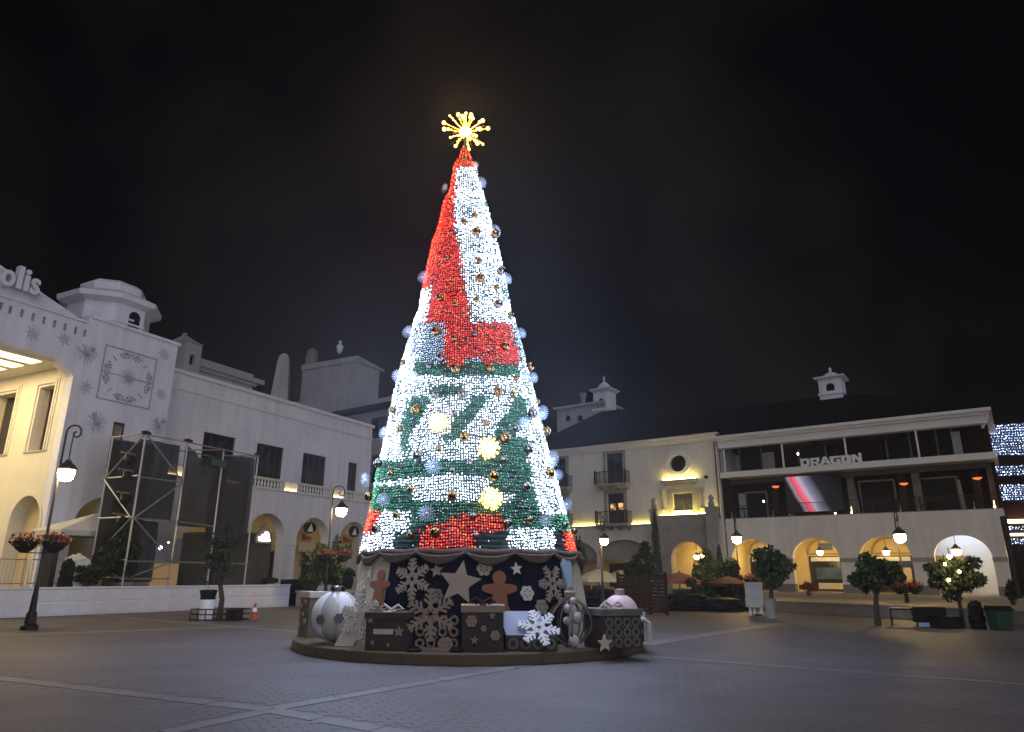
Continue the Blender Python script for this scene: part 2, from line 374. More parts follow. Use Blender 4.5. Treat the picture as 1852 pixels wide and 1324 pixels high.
# shop fronts behind the arches
for k, a in enumerate(arcs):
    m = MB(); m.slab(rect(a-1.25, a+1.25, .3, 2.9), [rect(a-1.15, a-.05, .4, 2.8), rect(a+.05, a+1.15, .4, 2.8)], 3.5, 3.58); so = part(m, 'shop_front', M['frame_dark'], wing)
    for q in (-1.15, .05):
        p = MB(); p.box(a+q, a+q+1.1, 3.54, 3.55, .4, 2.8); part(p, 'pane', M['glass'], so)
# oval signs and shop letters
def text_obj(body, size, mt, parent, ext=.03, bold=0.0, name='lettering', align='LEFT'):
    cu = bpy.data.curves.new(name, 'FONT'); cu.body = body; cu.size = size; cu.extrude = ext; cu.offset = bold; cu.align_x = align; cu.resolution_u = 3
    t = bpy.data.objects.new(name, cu); COL.objects.link(t)
    me = bpy.data.meshes.new_from_object(t.evaluated_get(bpy.context.evaluated_depsgraph_get())); COL.objects.unlink(t); bpy.data.objects.remove(t)
    me.name = name; me.materials.clear(); me.materials.append(mt)
    o = bpy.data.objects.new(name, me); COL.objects.link(o)
    if parent: o.parent = parent
    o.rotation_euler = (PI/2, 0, 0); return o
for k, (px, py, rx, lab) in enumerate([(560.5, 954.5, 12.5, 'black oval sign with white triangle hanging beside the curved lamp post'), (640, 961.5, 10.5, 'black oval sign with white triangle half hidden by the red lights')]):
    s, z = W.p(px, py, .2); u = m_per_px(W.w(s, .2, z))
    t = thing('oval_sign', lab, 'sign', W.w(s, .2, z), W.rot, 'black oval signs in the arches')
    rr = rx*u*1.25
    m = MB(); m.slab(disc(0, 0, rr, 10*u, 24), [], -.04, .04); part(m, 'board', M['black'], t)
    m = MB(); m.slab([(-.5*rr, -.45*rr), (.5*rr, -.45*rr), (.12*rr, .5*rr)], [], -.06, -.045); part(m, 'emblem', M['white'], t)
    m = MB(); m.tube([(0, 0, 9*u), (0, 0, 5.03-z)], .012, 5); part(m, 'hanger', M['iron'], t)
    s2, z2 = W.p(556 if k == 0 else 629, 972 if k == 0 else 977, 1.4)
    t = thing('shop_sign', ['yellow shop sign with red letters below the oval sign by the lamp post', 'yellow shop sign with red letters beside the glowing tree edge'][k], 'sign', W.w(s2, 1.4, z2), W.rot, 'yellow shop signs in the arches')
    m = MB(); m.box(-.75, .75, 0, .06, -.9, .35); part(m, 'board', M['plaster_yellow'], t)
    o = text_obj('Ilino', .55, M['red_paint'], t, .015, .02, 'letters', 'CENTER'); o.location = (-.1, -.02, -.18)
    m = MB(); m.box(-.55, .35, -.03, -.005, -.32, -.27); part(m, 'underline', M['red_paint'], t)
    m = MB(); m.tube([(-.6, .03, .35), (-.6, .03, 5.5-z2)], .012, 5); m.tube([(.6, .03, .35), (.6, .03, 5.5-z2)], .012, 5); part(m, 'hanger', M['iron'], t)

# ------------------------------------------------------------------ clock tower with the lit porch
T = Frame(W.w(0, -.6)[:2], 27.3)
tower = thing('clock_building', 'white clock tower with deep lit porch and small octagonal cupola', 'building', T.o, T.rot)
sR = T.p(322, 626)[0]; zT = 13.42; sE = T.p(134, 674)[0]; zE = 10.5; zP = 11.05; sC = T.p(103, 650)[0]
chx = sE-.85
portal = [(sE-9, .02), (sE, .02), (sE, zE-.12), (sE-.10, zE), (chx+.15, zP-.25), (chx, zP), (sE-9, zP)]
d0, d1 = T.p(205, 770)[0], T.p(226, 770)[0]
slots = []
for px, py in [(2, 553), (19, 560), (40, 566), (60, 573), (80, 579), (99, 585), (118, 591), (137, 597), (154, 602)]:
    s, z = T.p(px, py); slots.append(rect(s-.07, s+.07, z-.2, z+.17))
a_s = T.p(178, 985)[0]
doorh = rect(d0, d1, 6.0, T.p(205, 762)[1])
m = MB(); m.slab([(sE-13, -.3), (sR, -.3), (sR, zT), (T.p(163, 574)[0], zT), (T.p(162, 578)[0], 13.08), (sE-13, 13.08)], [portal, doorh, arch(a_s, 2.7, .02, 3.6)]+slots, 0, .55)
part(m, 'wall', M['stucco'], tower)
m = MB(); m.box(sR-.5, sR, .552, 9, 0, zT); m.box(sE-13, sR, 8.6, 9, 0, zT); m.box(sE-13, sR-.5, .56, 8.6, 12.3, 12.6); part(m, 'side_wall', M['stucco'], tower)
m = MB(); m.box(T.p(166, 575)[0], sR+.1, -.1, 1.0, zT, zT+.16); m.box(sE-13, T.p(160, 580)[0], -.08, .7, 13.082, 13.2); part(m, 'coping', M['stucco'], tower)
for sl in slots: part(MB().box(sl[0][0]-.03, sl[1][0]+.03, .12, .16, sl[0][1]-.03, sl[2][1]+.03), 'slot_back', M['stone'], tower)
m = MB(); m.box(d0-.05, d1+.05, .3, .36, 5.9, 8.6); part(m, 'shutter', M['tan'], tower)
m = MB(); m.slab(rect(d0, d1, 6.0, doorh[2][1]), [rect(d0+.06, d1-.06, 6.06, doorh[2][1]-.06)], .05, .12); part(m, 'shutter_frame', M['frame_dark'], tower)
m = MB(); m.box(a_s-2, a_s+2, 2.9, 3.0, 0, 5.6); m.box(a_s-2, a_s-1.8, .56, 2.9, 0, 5.6); m.box(a_s+1.8, a_s+2, .56, 2.9, 0, 5.6); m.box(a_s-2, a_s+2, .56, 2.9, 5.602, 5.7); part(m, 'archway_interior', M['plaster_yellow'], tower)
m = MB(); m.box(a_s-.3, a_s+.3, 1.4, 1.7, 5.48, 5.58); part(m, 'archway_lamp', M['arcade'], tower)
# porch: side wall seen through the opening
Q = Frame(T.w(sE, 0)[:2], 27.3-90)                       # its x runs into the porch, its y towards the porch middle
def q2t(u, v, t): return (sE-t, u, v)                    # porch side wall in the tower's own axes
w2 = [Q.p(100, 695), Q.p(73, 702)]; w2b = Q.p(68, 815)[1]
x2a, x2b = w2[0][0], w2[1][0]; z2t = (w2[0][1]+w2[1][1])/2
w1 = Q.p(29.5, 714); x1a, z1t = w1; x1b = x1a+(x2b-x2a)*1.5; 
arc = Q.p(63, 985)[0], Q.p(9.5, 985)[0]; arz = Q.p(38, 898)[1]
zc = 10.95; PD = 9.0
aw_ = arc[1]-arc[0]; ac = sum(arc)/2
m = MB(); m.slab(rect(.56, PD, -.3, zc), [rect(x2a, x2b, w2b, z2t), rect(x1a, min(x1b, PD-.3), w2b, z2t), arch(ac, aw_, .02, arz-aw_/2)], -.62, 0, q2t)
part(m, 'porch_wall', M['plaster_cream'], tower)
for a, b in ((x2a, x2b), (x1a, min(x1b, PD-.3))):
    f = MB()
    for k, e in enumerate((.12, .26)):
        f.slab(rect(a-e-.12, b+e+.12, w2b-.04*k, z2t+e+.12), [rect(a-e, b+e, w2b-.03-.04*k, z2t+e)], .002, .07-.03*k, q2t)
    fo = part(f, 'window_surround', M['plaster_cream'], tower)
    f = MB(); f.slab(rect(a, b, w2b, z2t), [rect(a+.06, (a+b)/2-.04, w2b+.06, z2t-.06), rect((a+b)/2+.04, b-.06, w2b+.06, z2t-.06)], -.55, -.48, q2t); part(f, 'sash', M['tan'], fo)
    f = MB(); f.slab(rect(a+.03, b-.03, w2b+.03, z2t-.03), [], -.53, -.52, q2t); part(f, 'pane', M['glass'], fo)
f = MB(); f.slab(arch(ac, aw_+.36, .02, arz-aw_/2), [arch(ac, aw_+.02, .03, arz-aw_/2)], .002, .05, q2t); part(f, 'arch_surround', M['plaster_cream'], tower)
f = MB(); f.slab(rect(ac-aw_, ac+aw_, 0, arz+.5), [], -2.6, -2.5, q2t); part(f, 'passage_wall', M['stucco2'], tower)
m = MB(); m.box(sE-10.5, sE, PD+.01, PD+.3, 0, zc); m.box(sE-10.7, sE-10.5, .56, PD, 0, zc); part(m, 'porch_back', M['plaster_cream'], tower)
cl = MB()
strips = []
for a, b in (((17, 632), (1.4, 639)), ((40, 659), (8, 665)), ((12, 679), (-10, 684))):
    y0 = T.loc(ground(*a, zc))[1]; y1 = T.loc(ground(*b, zc))[1]; strips.append((y0, y1))
xr = T.loc(ground(100, 655, zc))[0]
base = strips[0][0]; wdt = max(.55, strips[0][1]-strips[0][0])
strips = [(max(.9, base)+k*(wdt+.5), max(.9, base)+k*(wdt+.5)+wdt) for k in range(4)]
m = MB(); m.slab(rect(sE-10.5, sE-.002, .56, PD), [rect(sE-9.5, sE-1.0, a, b) for a, b in strips], zc, zc+.12, lambda u, v, t: (u, v, t)); part(m, 'porch_ceiling', M['plaster_cream'], tower)
for a, b in strips:
    m = MB(); m.box(sE-9.55, sE-.95, a-.03, b+.03, zc+.14, zc+.18); part(m, 'ceiling_light', M['ceil'], tower)
# parapet gable and letters
gp = [T.p(139, 572, .2), T.p(72, 527, .2), T.p(0, 479, .2)]
m = MB(); m.slab([(gp[2][0]-3, 13.2), (gp[0][0]+.15, 13.2), (gp[0][0], gp[0][1]), gp[1], gp[2], (gp[2][0]-3, gp[2][1]+2.3)], [], .2, .6); part(m, 'gable', M['stucco'], tower)
for ch, xl, xr_, yb in (('o', -3, 26, 514), ('l', 26, 37, 521), ('i', 38, 50, 525), ('s', 50, 70, 530.5), ('.', 69, 74, 533)):
    s0, z0 = T.p(xl, yb, -.1); s1, _ = T.p(xr_, yb, -.1)
    o = text_obj(ch, 1.0, M['stucco'], tower, .16, .025, 'letter')
    xs = [v.co.x for v in o.data.vertices]; wd = max(xs)-min(xs); 
    ys = [v.co.y for v in o.data.vertices]
    hgt = {'o': .78, 's': .78, 'l': 1.08, 'i': 1.03, '.': .14}[ch]
    kx = (s1-s0)*.94/wd; ky = hgt/(max(ys)-min(ys))
    o.scale = (kx, ky, 1); o.location = (s0-min(xs)*kx, -.05, z0-min(ys)*ky)
# clock, star ornaments and wire bursts fixed to the wall
c_ = [T.p(188, 622), T.p(283, 649), T.p(270, 741), T.p(176, 720)]
cx0, cx1 = (c_[0][0]+c_[3][0])/2, (c_[1][0]+c_[2][0])/2; cz1, cz0 = (c_[0][1]+c_[1][1])/2, (c_[2][1]+c_[3][1])/2
ccx, ccz = (cx0+cx1)/2, (cz0+cz1)/2; cw = (cx1-cx0)/2; chh = (cz1-cz0)/2
M['clockmetal'] = mat('clock_metal', (.38, .375, .40), .6, .2, 4)
M['clockfaint'] = mat('clock_faint', (.50, .49, .52), .7, .15, 4)
m = MB(); m.slab(rect(cx0, cx1, cz0, cz1), [rect(cx0+.05, cx1-.05, cz0+.05, cz1-.05)], -.05, -.01); clk = part(m, 'clock', M['clockmetal'], tower)
clk['label'] = 'large square wire clock face'
m = MB(); m.box(cx0+.06, ccx, -.045, -.015, ccz-.02, ccz+.02); part(m, 'hour_hand', M['clockmetal'], clk)
m = MB(); m.box(ccx, cx1-.06, -.049, -.018, ccz-.022, ccz+.022); part(m, 'minute_hand', M['clockmetal'], clk)
m = MB(); m.slab(disc(ccx, ccz, .14), [], -.08, -.02); 
for k in range(20):
    a = 2*PI*k/20; m.bar((ccx+.14*math.cos(a), -.03, ccz+.14*math.sin(a)), (ccx+.42*math.cos(a), -.03, ccz+.42*math.sin(a)), .016)
part(m, 'hub', M['clockmetal'], clk)
for k in range(12):
    a = 2*PI*(k+.5)/12; m = MB(); rr = cw*.82
    cxx, czz = ccx+rr*math.cos(a), ccz+rr*.96*math.sin(a)
    if k % 3 == 1: m.bar((cxx-.14*math.cos(a), -.03, czz-.14*math.sin(a)), (cxx+.14*math.cos(a), -.03, czz+.14*math.sin(a)), .04)
    else:
        for q in range(5):
            b = a+PI+(q-2)*.55; m.bar((cxx+.16*math.cos(a), -.03-.004*q, czz+.16*math.sin(a)), (cxx+.16*math.cos(a)+.28*math.cos(b), -.03-.004*q, czz+.16*math.sin(a)+.28*math.sin(b)), .03)
            m.slab(disc(cxx+.16*math.cos(a)+.3*math.cos(b), czz+.16*math.sin(a)+.3*math.sin(b), .045, n=8), [], -.06-.003*q, -.02)
    part(m, 'numeral', M['clockmetal'], clk)
for k in range(60):
    pass
def star_pts(n, r0, r1, a0=PI/2): return [((r0 if i % 2 == 0 else r1)*math.cos(a0+PI*i/n), (r0 if i % 2 == 0 else r1)*math.sin(a0+PI*i/n)) for i in range(2*n)]
for px, py in [(59, 603), (116, 613), (155, 700), (297, 641), (291, 713)]:
    s, z = T.p(px, py); m = MB()
    m.slab([(s+a, z+b) for a, b in star_pts(8, .36, .15)], [], -.04, -.01); part(m, 'star_ornament', M['clockfaint'], tower)
for px, py in [(155, 640), (173, 765), (285, 770)]:
    s, z = T.p(px, py); m = MB()
    for k in range(14):
        a = 2*PI*k/14+random.uniform(-.1, .1); L = random.uniform(.42, .58); m.bar((s, -.05, z), (s+L*math.cos(a), -.12, z+L*math.sin(a)), .022)
    m.ball((s, -.06, z), .09, 8, 6); a = 2.0 if px == 173 else .7
    m.slab([(s+.36*math.cos(a)+.11*math.cos(t), z+.42*math.sin(a)+.11*math.sin(t)) for t in [PI*q/3 for q in range(6)]], [], -.1, -.07)
    part(m, 'wire_burst', M['clockmetal'], tower)
# octagonal cupola
cs, cdep = T.p(195, 590, 2.6)[0], 2.6
cup = MB(); A0 = PI/8
cup.lathe([(2.0, 12.9), (2.0, 13.95), (2.06, 13.96), (2.06, 14.06), (2.0, 14.07), (2.0, 15.02)], 8, (cs, cdep, 0), A0); co = part(cup, 'cupola', M['stucco'], tower)
m = MB(); m.lathe([(2.03, 14.95), (2.5, 15.1), (2.55, 15.36), (2.42, 15.42), (1.75, 15.75)], 8, (cs, cdep, 0), A0); part(m, 'eave', M['stucco'], co)
m = MB(); m.lathe([(1.55, 15.70), (1.6, 16.2), (1.3, 16.42), (.5, 16.5)], 8, (cs, cdep, 0), A0); part(m, 'cap', M['stucco'], co)
fa = -PI/2                                     # the face that carries the arched opening
rad = 2.0*math.cos(PI/8)
def cupf(u, v, t):
    n = Vector((math.cos(fa), math.sin(fa), 0)); e = Vector((-math.sin(fa), math.cos(fa), 0)); q = Vector((cs, cdep, 0))+n*(rad+t)+e*u; return (q.x, q.y, v)
m = MB(); m.slab(arch(.22, .62, 13.45, 14.45, 10), [], -.2, .02, cupf); part(m, 'bell_dark_plate', M['black'], co)  # black plate on the solid wall, painted as the unlit inside
m = MB(); m.slab(rect(-.09, .2, 14.2, 14.3), [], .02, .05, cupf); part(m, 'bell_yoke', M['stucco'], co)

# ------------------------------------------------------------------ roofs and blocks behind the left wing
B0 = Frame(W.w(0, 7)[:2], 27.3)
blk = thing('rooftop_tower', 'pale rooftop turret with small arched hole and long parapet behind the arcade', 'building', B0.o, B0.rot)
x0, z1 = B0.p(337, 618); x1 = B0.p(367, 622)[0]; zc1 = B0.p(350, 607)[1]
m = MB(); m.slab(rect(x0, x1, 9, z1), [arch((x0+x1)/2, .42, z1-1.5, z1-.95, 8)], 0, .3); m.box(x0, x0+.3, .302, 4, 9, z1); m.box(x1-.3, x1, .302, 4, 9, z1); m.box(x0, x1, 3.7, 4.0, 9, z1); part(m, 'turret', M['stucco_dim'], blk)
m = MB(); m.box((x0+x1)/2-.3, (x0+x1)/2+.3, .32, .4, z1-1.6, z1-.7); part(m, 'opening', M['black'], blk)  # black sheet put behind the hole as its unlit inside
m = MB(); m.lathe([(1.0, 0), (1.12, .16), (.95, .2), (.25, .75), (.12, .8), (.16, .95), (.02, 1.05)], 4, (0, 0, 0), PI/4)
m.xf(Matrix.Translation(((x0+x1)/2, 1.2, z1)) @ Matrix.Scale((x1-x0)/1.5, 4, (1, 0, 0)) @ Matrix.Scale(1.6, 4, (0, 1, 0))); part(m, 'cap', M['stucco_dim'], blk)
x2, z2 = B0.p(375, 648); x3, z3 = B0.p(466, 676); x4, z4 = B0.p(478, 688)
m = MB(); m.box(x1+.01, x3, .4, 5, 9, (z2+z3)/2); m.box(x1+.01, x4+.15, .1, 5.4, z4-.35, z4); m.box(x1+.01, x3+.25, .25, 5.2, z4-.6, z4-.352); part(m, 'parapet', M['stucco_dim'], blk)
ob = atY(507, 720, 72); m = MB(); u = m_per_px(ob)
m.lathe([(23*u, -60*u), (21*u, 0), (14*u, 70*u), (11*u, 78*u), (4*u, 84*u)], 4, (0, 0, 0), PI/4+R(10)); m.box(-20*u, 60*u, 0, 3, -80*u, -6*u)
o = part(m, 'obelisk', M['stucco_dim'], None); o.location = ob; tag(o, 'grey tapering obelisk rising behind the arcade roof', 'obelisk')
ob = atY(563, 655, 76); m = MB(); u = m_per_px(ob); m.lathe([(11*u, -30*u), (11*u, 12*u), (8*u, 22*u), (2*u, 26*u)], 8)
o = part(m, 'chimney', M['stone_dark'], None); o.location = ob; tag(o, 'dark rounded chimney beside the gabled rooftop block', 'chimney')
cb = atY(640, 740, 66); cb.z = 0
G = Frame(cb[:2], 27.3)
gb = thing('gabled_block', 'plain grey rooftop block with pointed corner and an urn on top', 'building', G.o, G.rot)
zt_ = atY(640, 642, 66).z
L1 = 7.2; L2 = 3.6
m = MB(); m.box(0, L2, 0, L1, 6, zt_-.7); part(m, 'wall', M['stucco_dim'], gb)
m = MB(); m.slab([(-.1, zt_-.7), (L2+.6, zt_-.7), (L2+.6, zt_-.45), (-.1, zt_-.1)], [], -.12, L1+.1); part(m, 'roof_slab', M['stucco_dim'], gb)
ub = atY(614, 640, 68); m = MB(); u = m_per_px(ub); m.lathe([(2*u, 0), (4.5*u, 4*u), (6.5*u, 14*u), (5*u, 16*u), (1.5*u, 18*u), (3.2*u, 22*u), (.5*u, 26*u)], 10); o = part(m, 'roof_urn', M['stucco'], None); o.location = ub; tag(o, 'pale stone urn standing on the gabled rooftop block', 'urn')
D_AZ = 125.5
RB = Frame(atY(600, 752, 61)[:2], D_AZ-0)
rb = thing('rear_building', 'dim building with dark eaves and square windows behind the tree', 'building', RB.o, RB.rot)
ze = RB.p(655, 748)[1]; zu = RB.p(655, 716)[1]
xw = RB.p(800, 740)[0]
wr = [(RB.p(671, 757), RB.p(698, 790)), (RB.p(673, 824), RB.p(690, 872)), (RB.p(712, 752), RB.p(738, 788))]
hol = [rect(a[0], b[0], b[1], a[1]) for a, b in wr]
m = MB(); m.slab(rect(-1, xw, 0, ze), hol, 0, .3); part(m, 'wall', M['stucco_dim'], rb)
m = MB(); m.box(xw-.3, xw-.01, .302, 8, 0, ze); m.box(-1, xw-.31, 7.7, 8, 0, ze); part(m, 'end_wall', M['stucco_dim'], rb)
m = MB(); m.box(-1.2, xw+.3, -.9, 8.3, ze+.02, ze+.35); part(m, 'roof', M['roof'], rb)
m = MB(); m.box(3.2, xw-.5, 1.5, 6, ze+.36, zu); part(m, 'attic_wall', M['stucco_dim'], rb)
for h in hol:
    m = MB(); m.slab(h, [rect(h[0][0]+.1, (h[0][0]+h[1][0])/2-.05, h[0][1]+.1, h[2][1]-.1), rect((h[0][0]+h[1][0])/2+.05, h[1][0]-.1, h[0][1]+.1, h[2][1]-.1)], .05, .15); wo = part(m, 'window', M['frame_dark'], rb)
    m = MB(); m.box(h[0][0]+.05, h[1][0]-.05, .11, .13, h[0][1]+.05, h[2][1]-.05); part(m, 'pane', M['glass'], wo)
# wall of the lane between the wing and the rear building
# ------------------------------------------------------------------ balcony building on the right
DF = Frame((28.9, 40), D_AZ)
drg = thing('balcony_building', 'cream building with four arches below two dark open balcony floors', 'building', DF.o, DF.rot)
xl = DF.p(1306, 870)[0]; xr = DF.p(1808, 950)[0]; xr2 = DF.p(1830, 1000)[0]
z1f = 5.25
arD = []
for a, b in ((1323, 1400), (1438, 1523), (1553, 1645), (1686, 1796)):
    s0, s1 = DF.p(a, 1000)[0], DF.p(b, 1000)[0]; arD.append(((s0+s1)/2, s1-s0))
awd = sum(w for _, w in arD)/4; st = (arD[3][0]-arD[0][0])/3
arD = [(arD[0][0]+st*k if k < 3 else arD[3][0], awd) for k in range(4)]
zs = 2.55
m = MB(); m.slab(rect(xl, xr2, -.3, z1f), [arch(c, w, .45, zs-.02, 16, 3.85-zs) for c, w in arD], 0, .55); part(m, 'arcade_wall', M['stucco2'], drg)
m = MB(); e0 = xl
for c, w in arD+[(99, 0)]:
    x1 = min(c-w/2, xr2)
    if x1-e0 > .1: part(MB().box(e0, x1+.02, -.04, .57, 2.30, 2.56), 'belt_course', M['band'], drg)
    e0 = c+w/2-.02
m = MB(); e0 = xl
for c, w in arD+[(99, 0)]:
    x1 = min(c-w/2, xr2)
    if x1-e0 > .1: part(MB().box(e0, x1+.01, -.07, .56, -.3, .95), 'stone_plinth', M['stone_dark'], drg)
    e0 = c+w/2-.01
AD = 3.2
m = MB(); m.box(xl, arD[3][0]-awd/2-.5, AD, AD+.2, -.3, 5); m.box(xl, xr2, .552, AD+2, 4.6, 4.75); m.box(xl, xl+.3, .552, AD, 0, 4.6); m.box(xr2-.3, xr2, .552, AD+2, 0, 4.6); m.box(arD[3][0]-awd/2-.75, arD[3][0]-awd/2-.5, .552, AD, 0, 4.6); part(m, 'arcade_interior', M['plaster_yellow'], drg)
m = MB(); m.box(xl, xr2, -.1, AD+2.5, .30, .45); part(m, 'arcade_floor', M['stone'], drg)
m = MB(); m.box(arD[3][0]-awd/2-.5, xr2-.3, AD+1.8, AD+2, .45, 4.6); part(m, 'white_wall', M['white'], drg)
m = MB(); m.box(arD[3][0]-1.3, arD[3][0]+1.3, 3.2, 4.2, 4.5, 4.58); part(m, 'cool_light', M['cool'], drg)
sA, sB = DF.p(1690, 1040, 3.0)[0], DF.p(1748, 1040, 3.0)[0]
m = MB(); m.box(sA, sB, 3.6, 4.6, .452, 2.75); ko = part(m, 'inner_stall', M['tan'], drg)
m = MB(); m.box(sA+.1, sB-.1, 3.55, 3.598, .9, 2.3); part(m, 'stall_panel', M['wood'], ko)
m = MB(); m.box(arD[3][0]+awd/2-.7, arD[3][0]+awd/2-.3, .8, 1.1, 4.5, 4.58); part(m, 'arcade_ceiling_glow', M['arcade'], drg)  # added glowing box that warms the right reveal
m = MB()
for c, w in arD[:3]: m.box(c-.35, c+.35, 1.3, 1.6, 4.5, 4.58)
part(m, 'arcade_ceiling_glow', M['arcade'], drg)
# shop fronts inside
def shop(c, kind):
    m = MB(); m.slab(rect(c-1.15, c+1.15, .45, 2.75), [rect(c-1.05, c+1.05, .55, 2.35)], AD-.12, AD-.02); so = part(m, 'shop_front', M['frame_dark'], drg)
    m = MB(); m.box(c-1.0, c+1.0, AD-.15, AD-.122, 2.42, 2.68); part(m, 'sign_strip', M['white'], so)
    m = MB(); m.box(c-1.05, c+1.05, AD-.07, AD-.06, .55, 2.35); part(m, 'pane', M['glass'], so)
    if kind == 1:
        m = MB(); m.box(c-.75, c+.95, AD-.11, AD-.08, 1.25, 2.0); part(m, 'poster', M['poster'], so)
        m = MB(); m.box(c-.7, c+1.0, AD-.11, AD-.08, .6, 1.0); part(m, 'counter', M['cream'], so)
    if kind == 2:
        m = MB(); m.box(c-.45, c+.35, AD-.11, AD-.08, .7, 2.1); part(m, 'poster', M['red_panel'], so)
        m = MB(); m.box(c+.45, c+.95, AD-.11, AD-.08, 1.1, 2.0); part(m, 'poster', M['cream'], so)
    m = MB(); m.slab(arch(c, 2.5, 2.85, 3.0, 10, 1.0), [arch(c, 2.2, 2.95, 3.0, 10, .85)], AD-.1, AD-.02); part(m, 'arched_surround', M['tan'], so)
    m = MB(); m.box(c-.45, c+.45, AD-.11, AD-.08, 3.15, 3.6); part(m, 'shop_plate', M['poster'] if kind == 1 else M['cream'], so)
def poster_mat():
    m = mat('blue_poster', (.05, .09, .15), .4, .5, 2.2); return m
M['poster'] = poster_mat()
shop(arD[0][0], 0); shop(arD[1][0], 1); shop(arD[2][0], 2)
# balcony floors
BD = 3.0
zA0, zA1 = DF.p(1304, 866)[1], DF.p(1304, 856)[1]
zR = 11.07
m = MB(); m.box(xl, xr2+.2, -.35, BD, zA0, zA1); part(m, 'balcony_band', M['trim'], drg)
m = MB(); m.box(xl, xr2, .56, BD, z1f-.2, z1f-.002); m.box(xl, xr2, -.002, .5, z1f+.002, z1f+.05); part(m, 'balcony_floor', M['stone_dark'], drg)
bw = MB(); bw.box(xl, xr2, BD, BD+.2, z1f, zR); bw.box(xl, xl+.2, .0, BD, z1f+.05, zA0-.002); bw.box(xr2-.2, xr2, 1.2, BD-.002, z1f, zA0-.002); part(bw, 'balcony_wall', M['dark'], drg)
m = MB(); m.box(xl+.02, xl+3.0, BD-.04, BD-.002, zA1, zR-.9); m.box(xl, xl+.15, 0, BD-.05, zA1+.002, zR-.8); part(m, 'side_wall', M['stucco_dim'], drg)
# eaves, frieze and the hipped roof
m = MB(); m.box(xl-.1, xr2+.35, -.75, 12, zR-.20, zR); m.box(xl, xr2+.2, -.55, .4, zR-.36, zR-.202); m.box(xl, xr2+.05, -.35, .3, zR-.85, zR-.362); part(m, 'eaves', M['trim'], drg)
m = MB(); m.bar((xr2+.15, -.4, zR-.36), (xr2-.25, -.1, zR-1.1), .12); part(m, 'eave_bracket', M['trim'], drg)
pk0 = DF.p(1490, 716, 6); pk1 = DF.p(1540, 716, 6)
rf = MB(); zr = pk0[1]
def hip(mb, x0, x1, y0, y1, z0, ra, rb_, zr_):
    ym = (y0+y1)/2
    mb.add([(x0, y0, z0), (x1, y0, z0), (x1, y1, z0), (x0, y1, z0), (ra, ym, zr_), (rb_, ym, zr_)], [(0, 1, 5, 4), (1, 2, 5), (2, 3, 4, 5), (3, 0, 4)])
zq = zR+.01+(zr-zR)*(1.2+.72)/6.86
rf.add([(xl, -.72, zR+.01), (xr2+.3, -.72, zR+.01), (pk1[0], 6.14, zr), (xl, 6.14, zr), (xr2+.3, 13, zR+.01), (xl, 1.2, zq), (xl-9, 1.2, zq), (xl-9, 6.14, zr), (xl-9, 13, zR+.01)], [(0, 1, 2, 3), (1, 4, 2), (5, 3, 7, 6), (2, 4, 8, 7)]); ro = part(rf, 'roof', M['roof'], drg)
m = MB()
k = 0
x = xl+.1
while x < xr2+.2:
    m.tube([(x, -.74, zR+.03), (x, -.2, zR+.03+.54*(zr-zR)/6.86)], .06, 5); x += .24
part(m, 'eave_tiles', M['roof'], ro)
# posts, letters, furniture of the balconies
for a, b in (((1306, 790), (1313, 856)), ((1411, 785), (1419, 848)), ((1524, 772), (1533, 838)), ((1651, 757), (1664, 827))):
    s0, z0 = DF.p(*a, -.15); s1, z1_ = DF.p(*b, -.15); s = (s0+s1)/2
    m = MB(); m.box(s-.05, s+.05, -.2, -.1, zA1+.001, zR-.87); part(m, 'post', M['trim'], drg)
LET = {'D': ([(0, 0), (.75, 0), (1, .22), (1, .8), (.8, 1), (-.08, 1), (0, .82)], [[(.32, .25), (.66, .25), (.66, .74), (.32, .74)]]),
       'R': ([(0, 0), (.3, 0), (.3, .3), (.42, .3), (.72, 0), (1.1, 0), (.78, .36), (1, .5), (1, 1), (-.06, 1), (0, .82)], [[(.3, .5), (.7, .5), (.7, .76), (.3, .76)]]),
       'A': ([(-.08, 0), (.24, 0), (.34, .22), (.72, .22), (.82, 0), (1.1, 0), (.72, .95), (.6, 1.06), (.4, 1.06), (.3, .95)], [[(.42, .42), (.64, .42), (.53, .72)]]),
       'G': ([(0, .18), (.2, 0), (1, 0), (1, .58), (.5, .58), (.5, .4), (.7, .4), (.7, .24), (.32, .24), (.32, .76), (1, .76), (1, 1), (-.08, 1)], []),
       'O': ([(0, .12), (.12, 0), (.88, 0), (1, .12), (1, .88), (.88, 1), (.0, 1)], [[(.34, .25), (.68, .25), (.68, .76), (.34, .76)]]),
       'N': ([(0, 0), (.3, 0), (.3, .55), (.68, 0), (1, 0), (1, 1.15), (.72, 1.15), (.72, .52), (.38, 1), (-.04, 1)], [])}
e = [DF.p(x, 845, -.3)[0] for x in (1449, 1467, 1485, 1503.5, 1523, 1543, 1562)]
zl = zA1+.002; hl = DF.p(1500, 828, -.3)[1]-DF.p(1500, 842, -.3)[1]
for k, ch in enumerate('DRAGON'):
    o_, h_ = LET[ch]; w_ = (e[k+1]-e[k])*.92; f_ = lambda p: (e[k]+p[0]*w_, zl+p[1]*hl)
    m = MB(); m.slab([f_(p) for p in o_], [[f_(p) for p in h] for h in h_], -.33, -.2); part(m, 'letter', M['white'], drg)
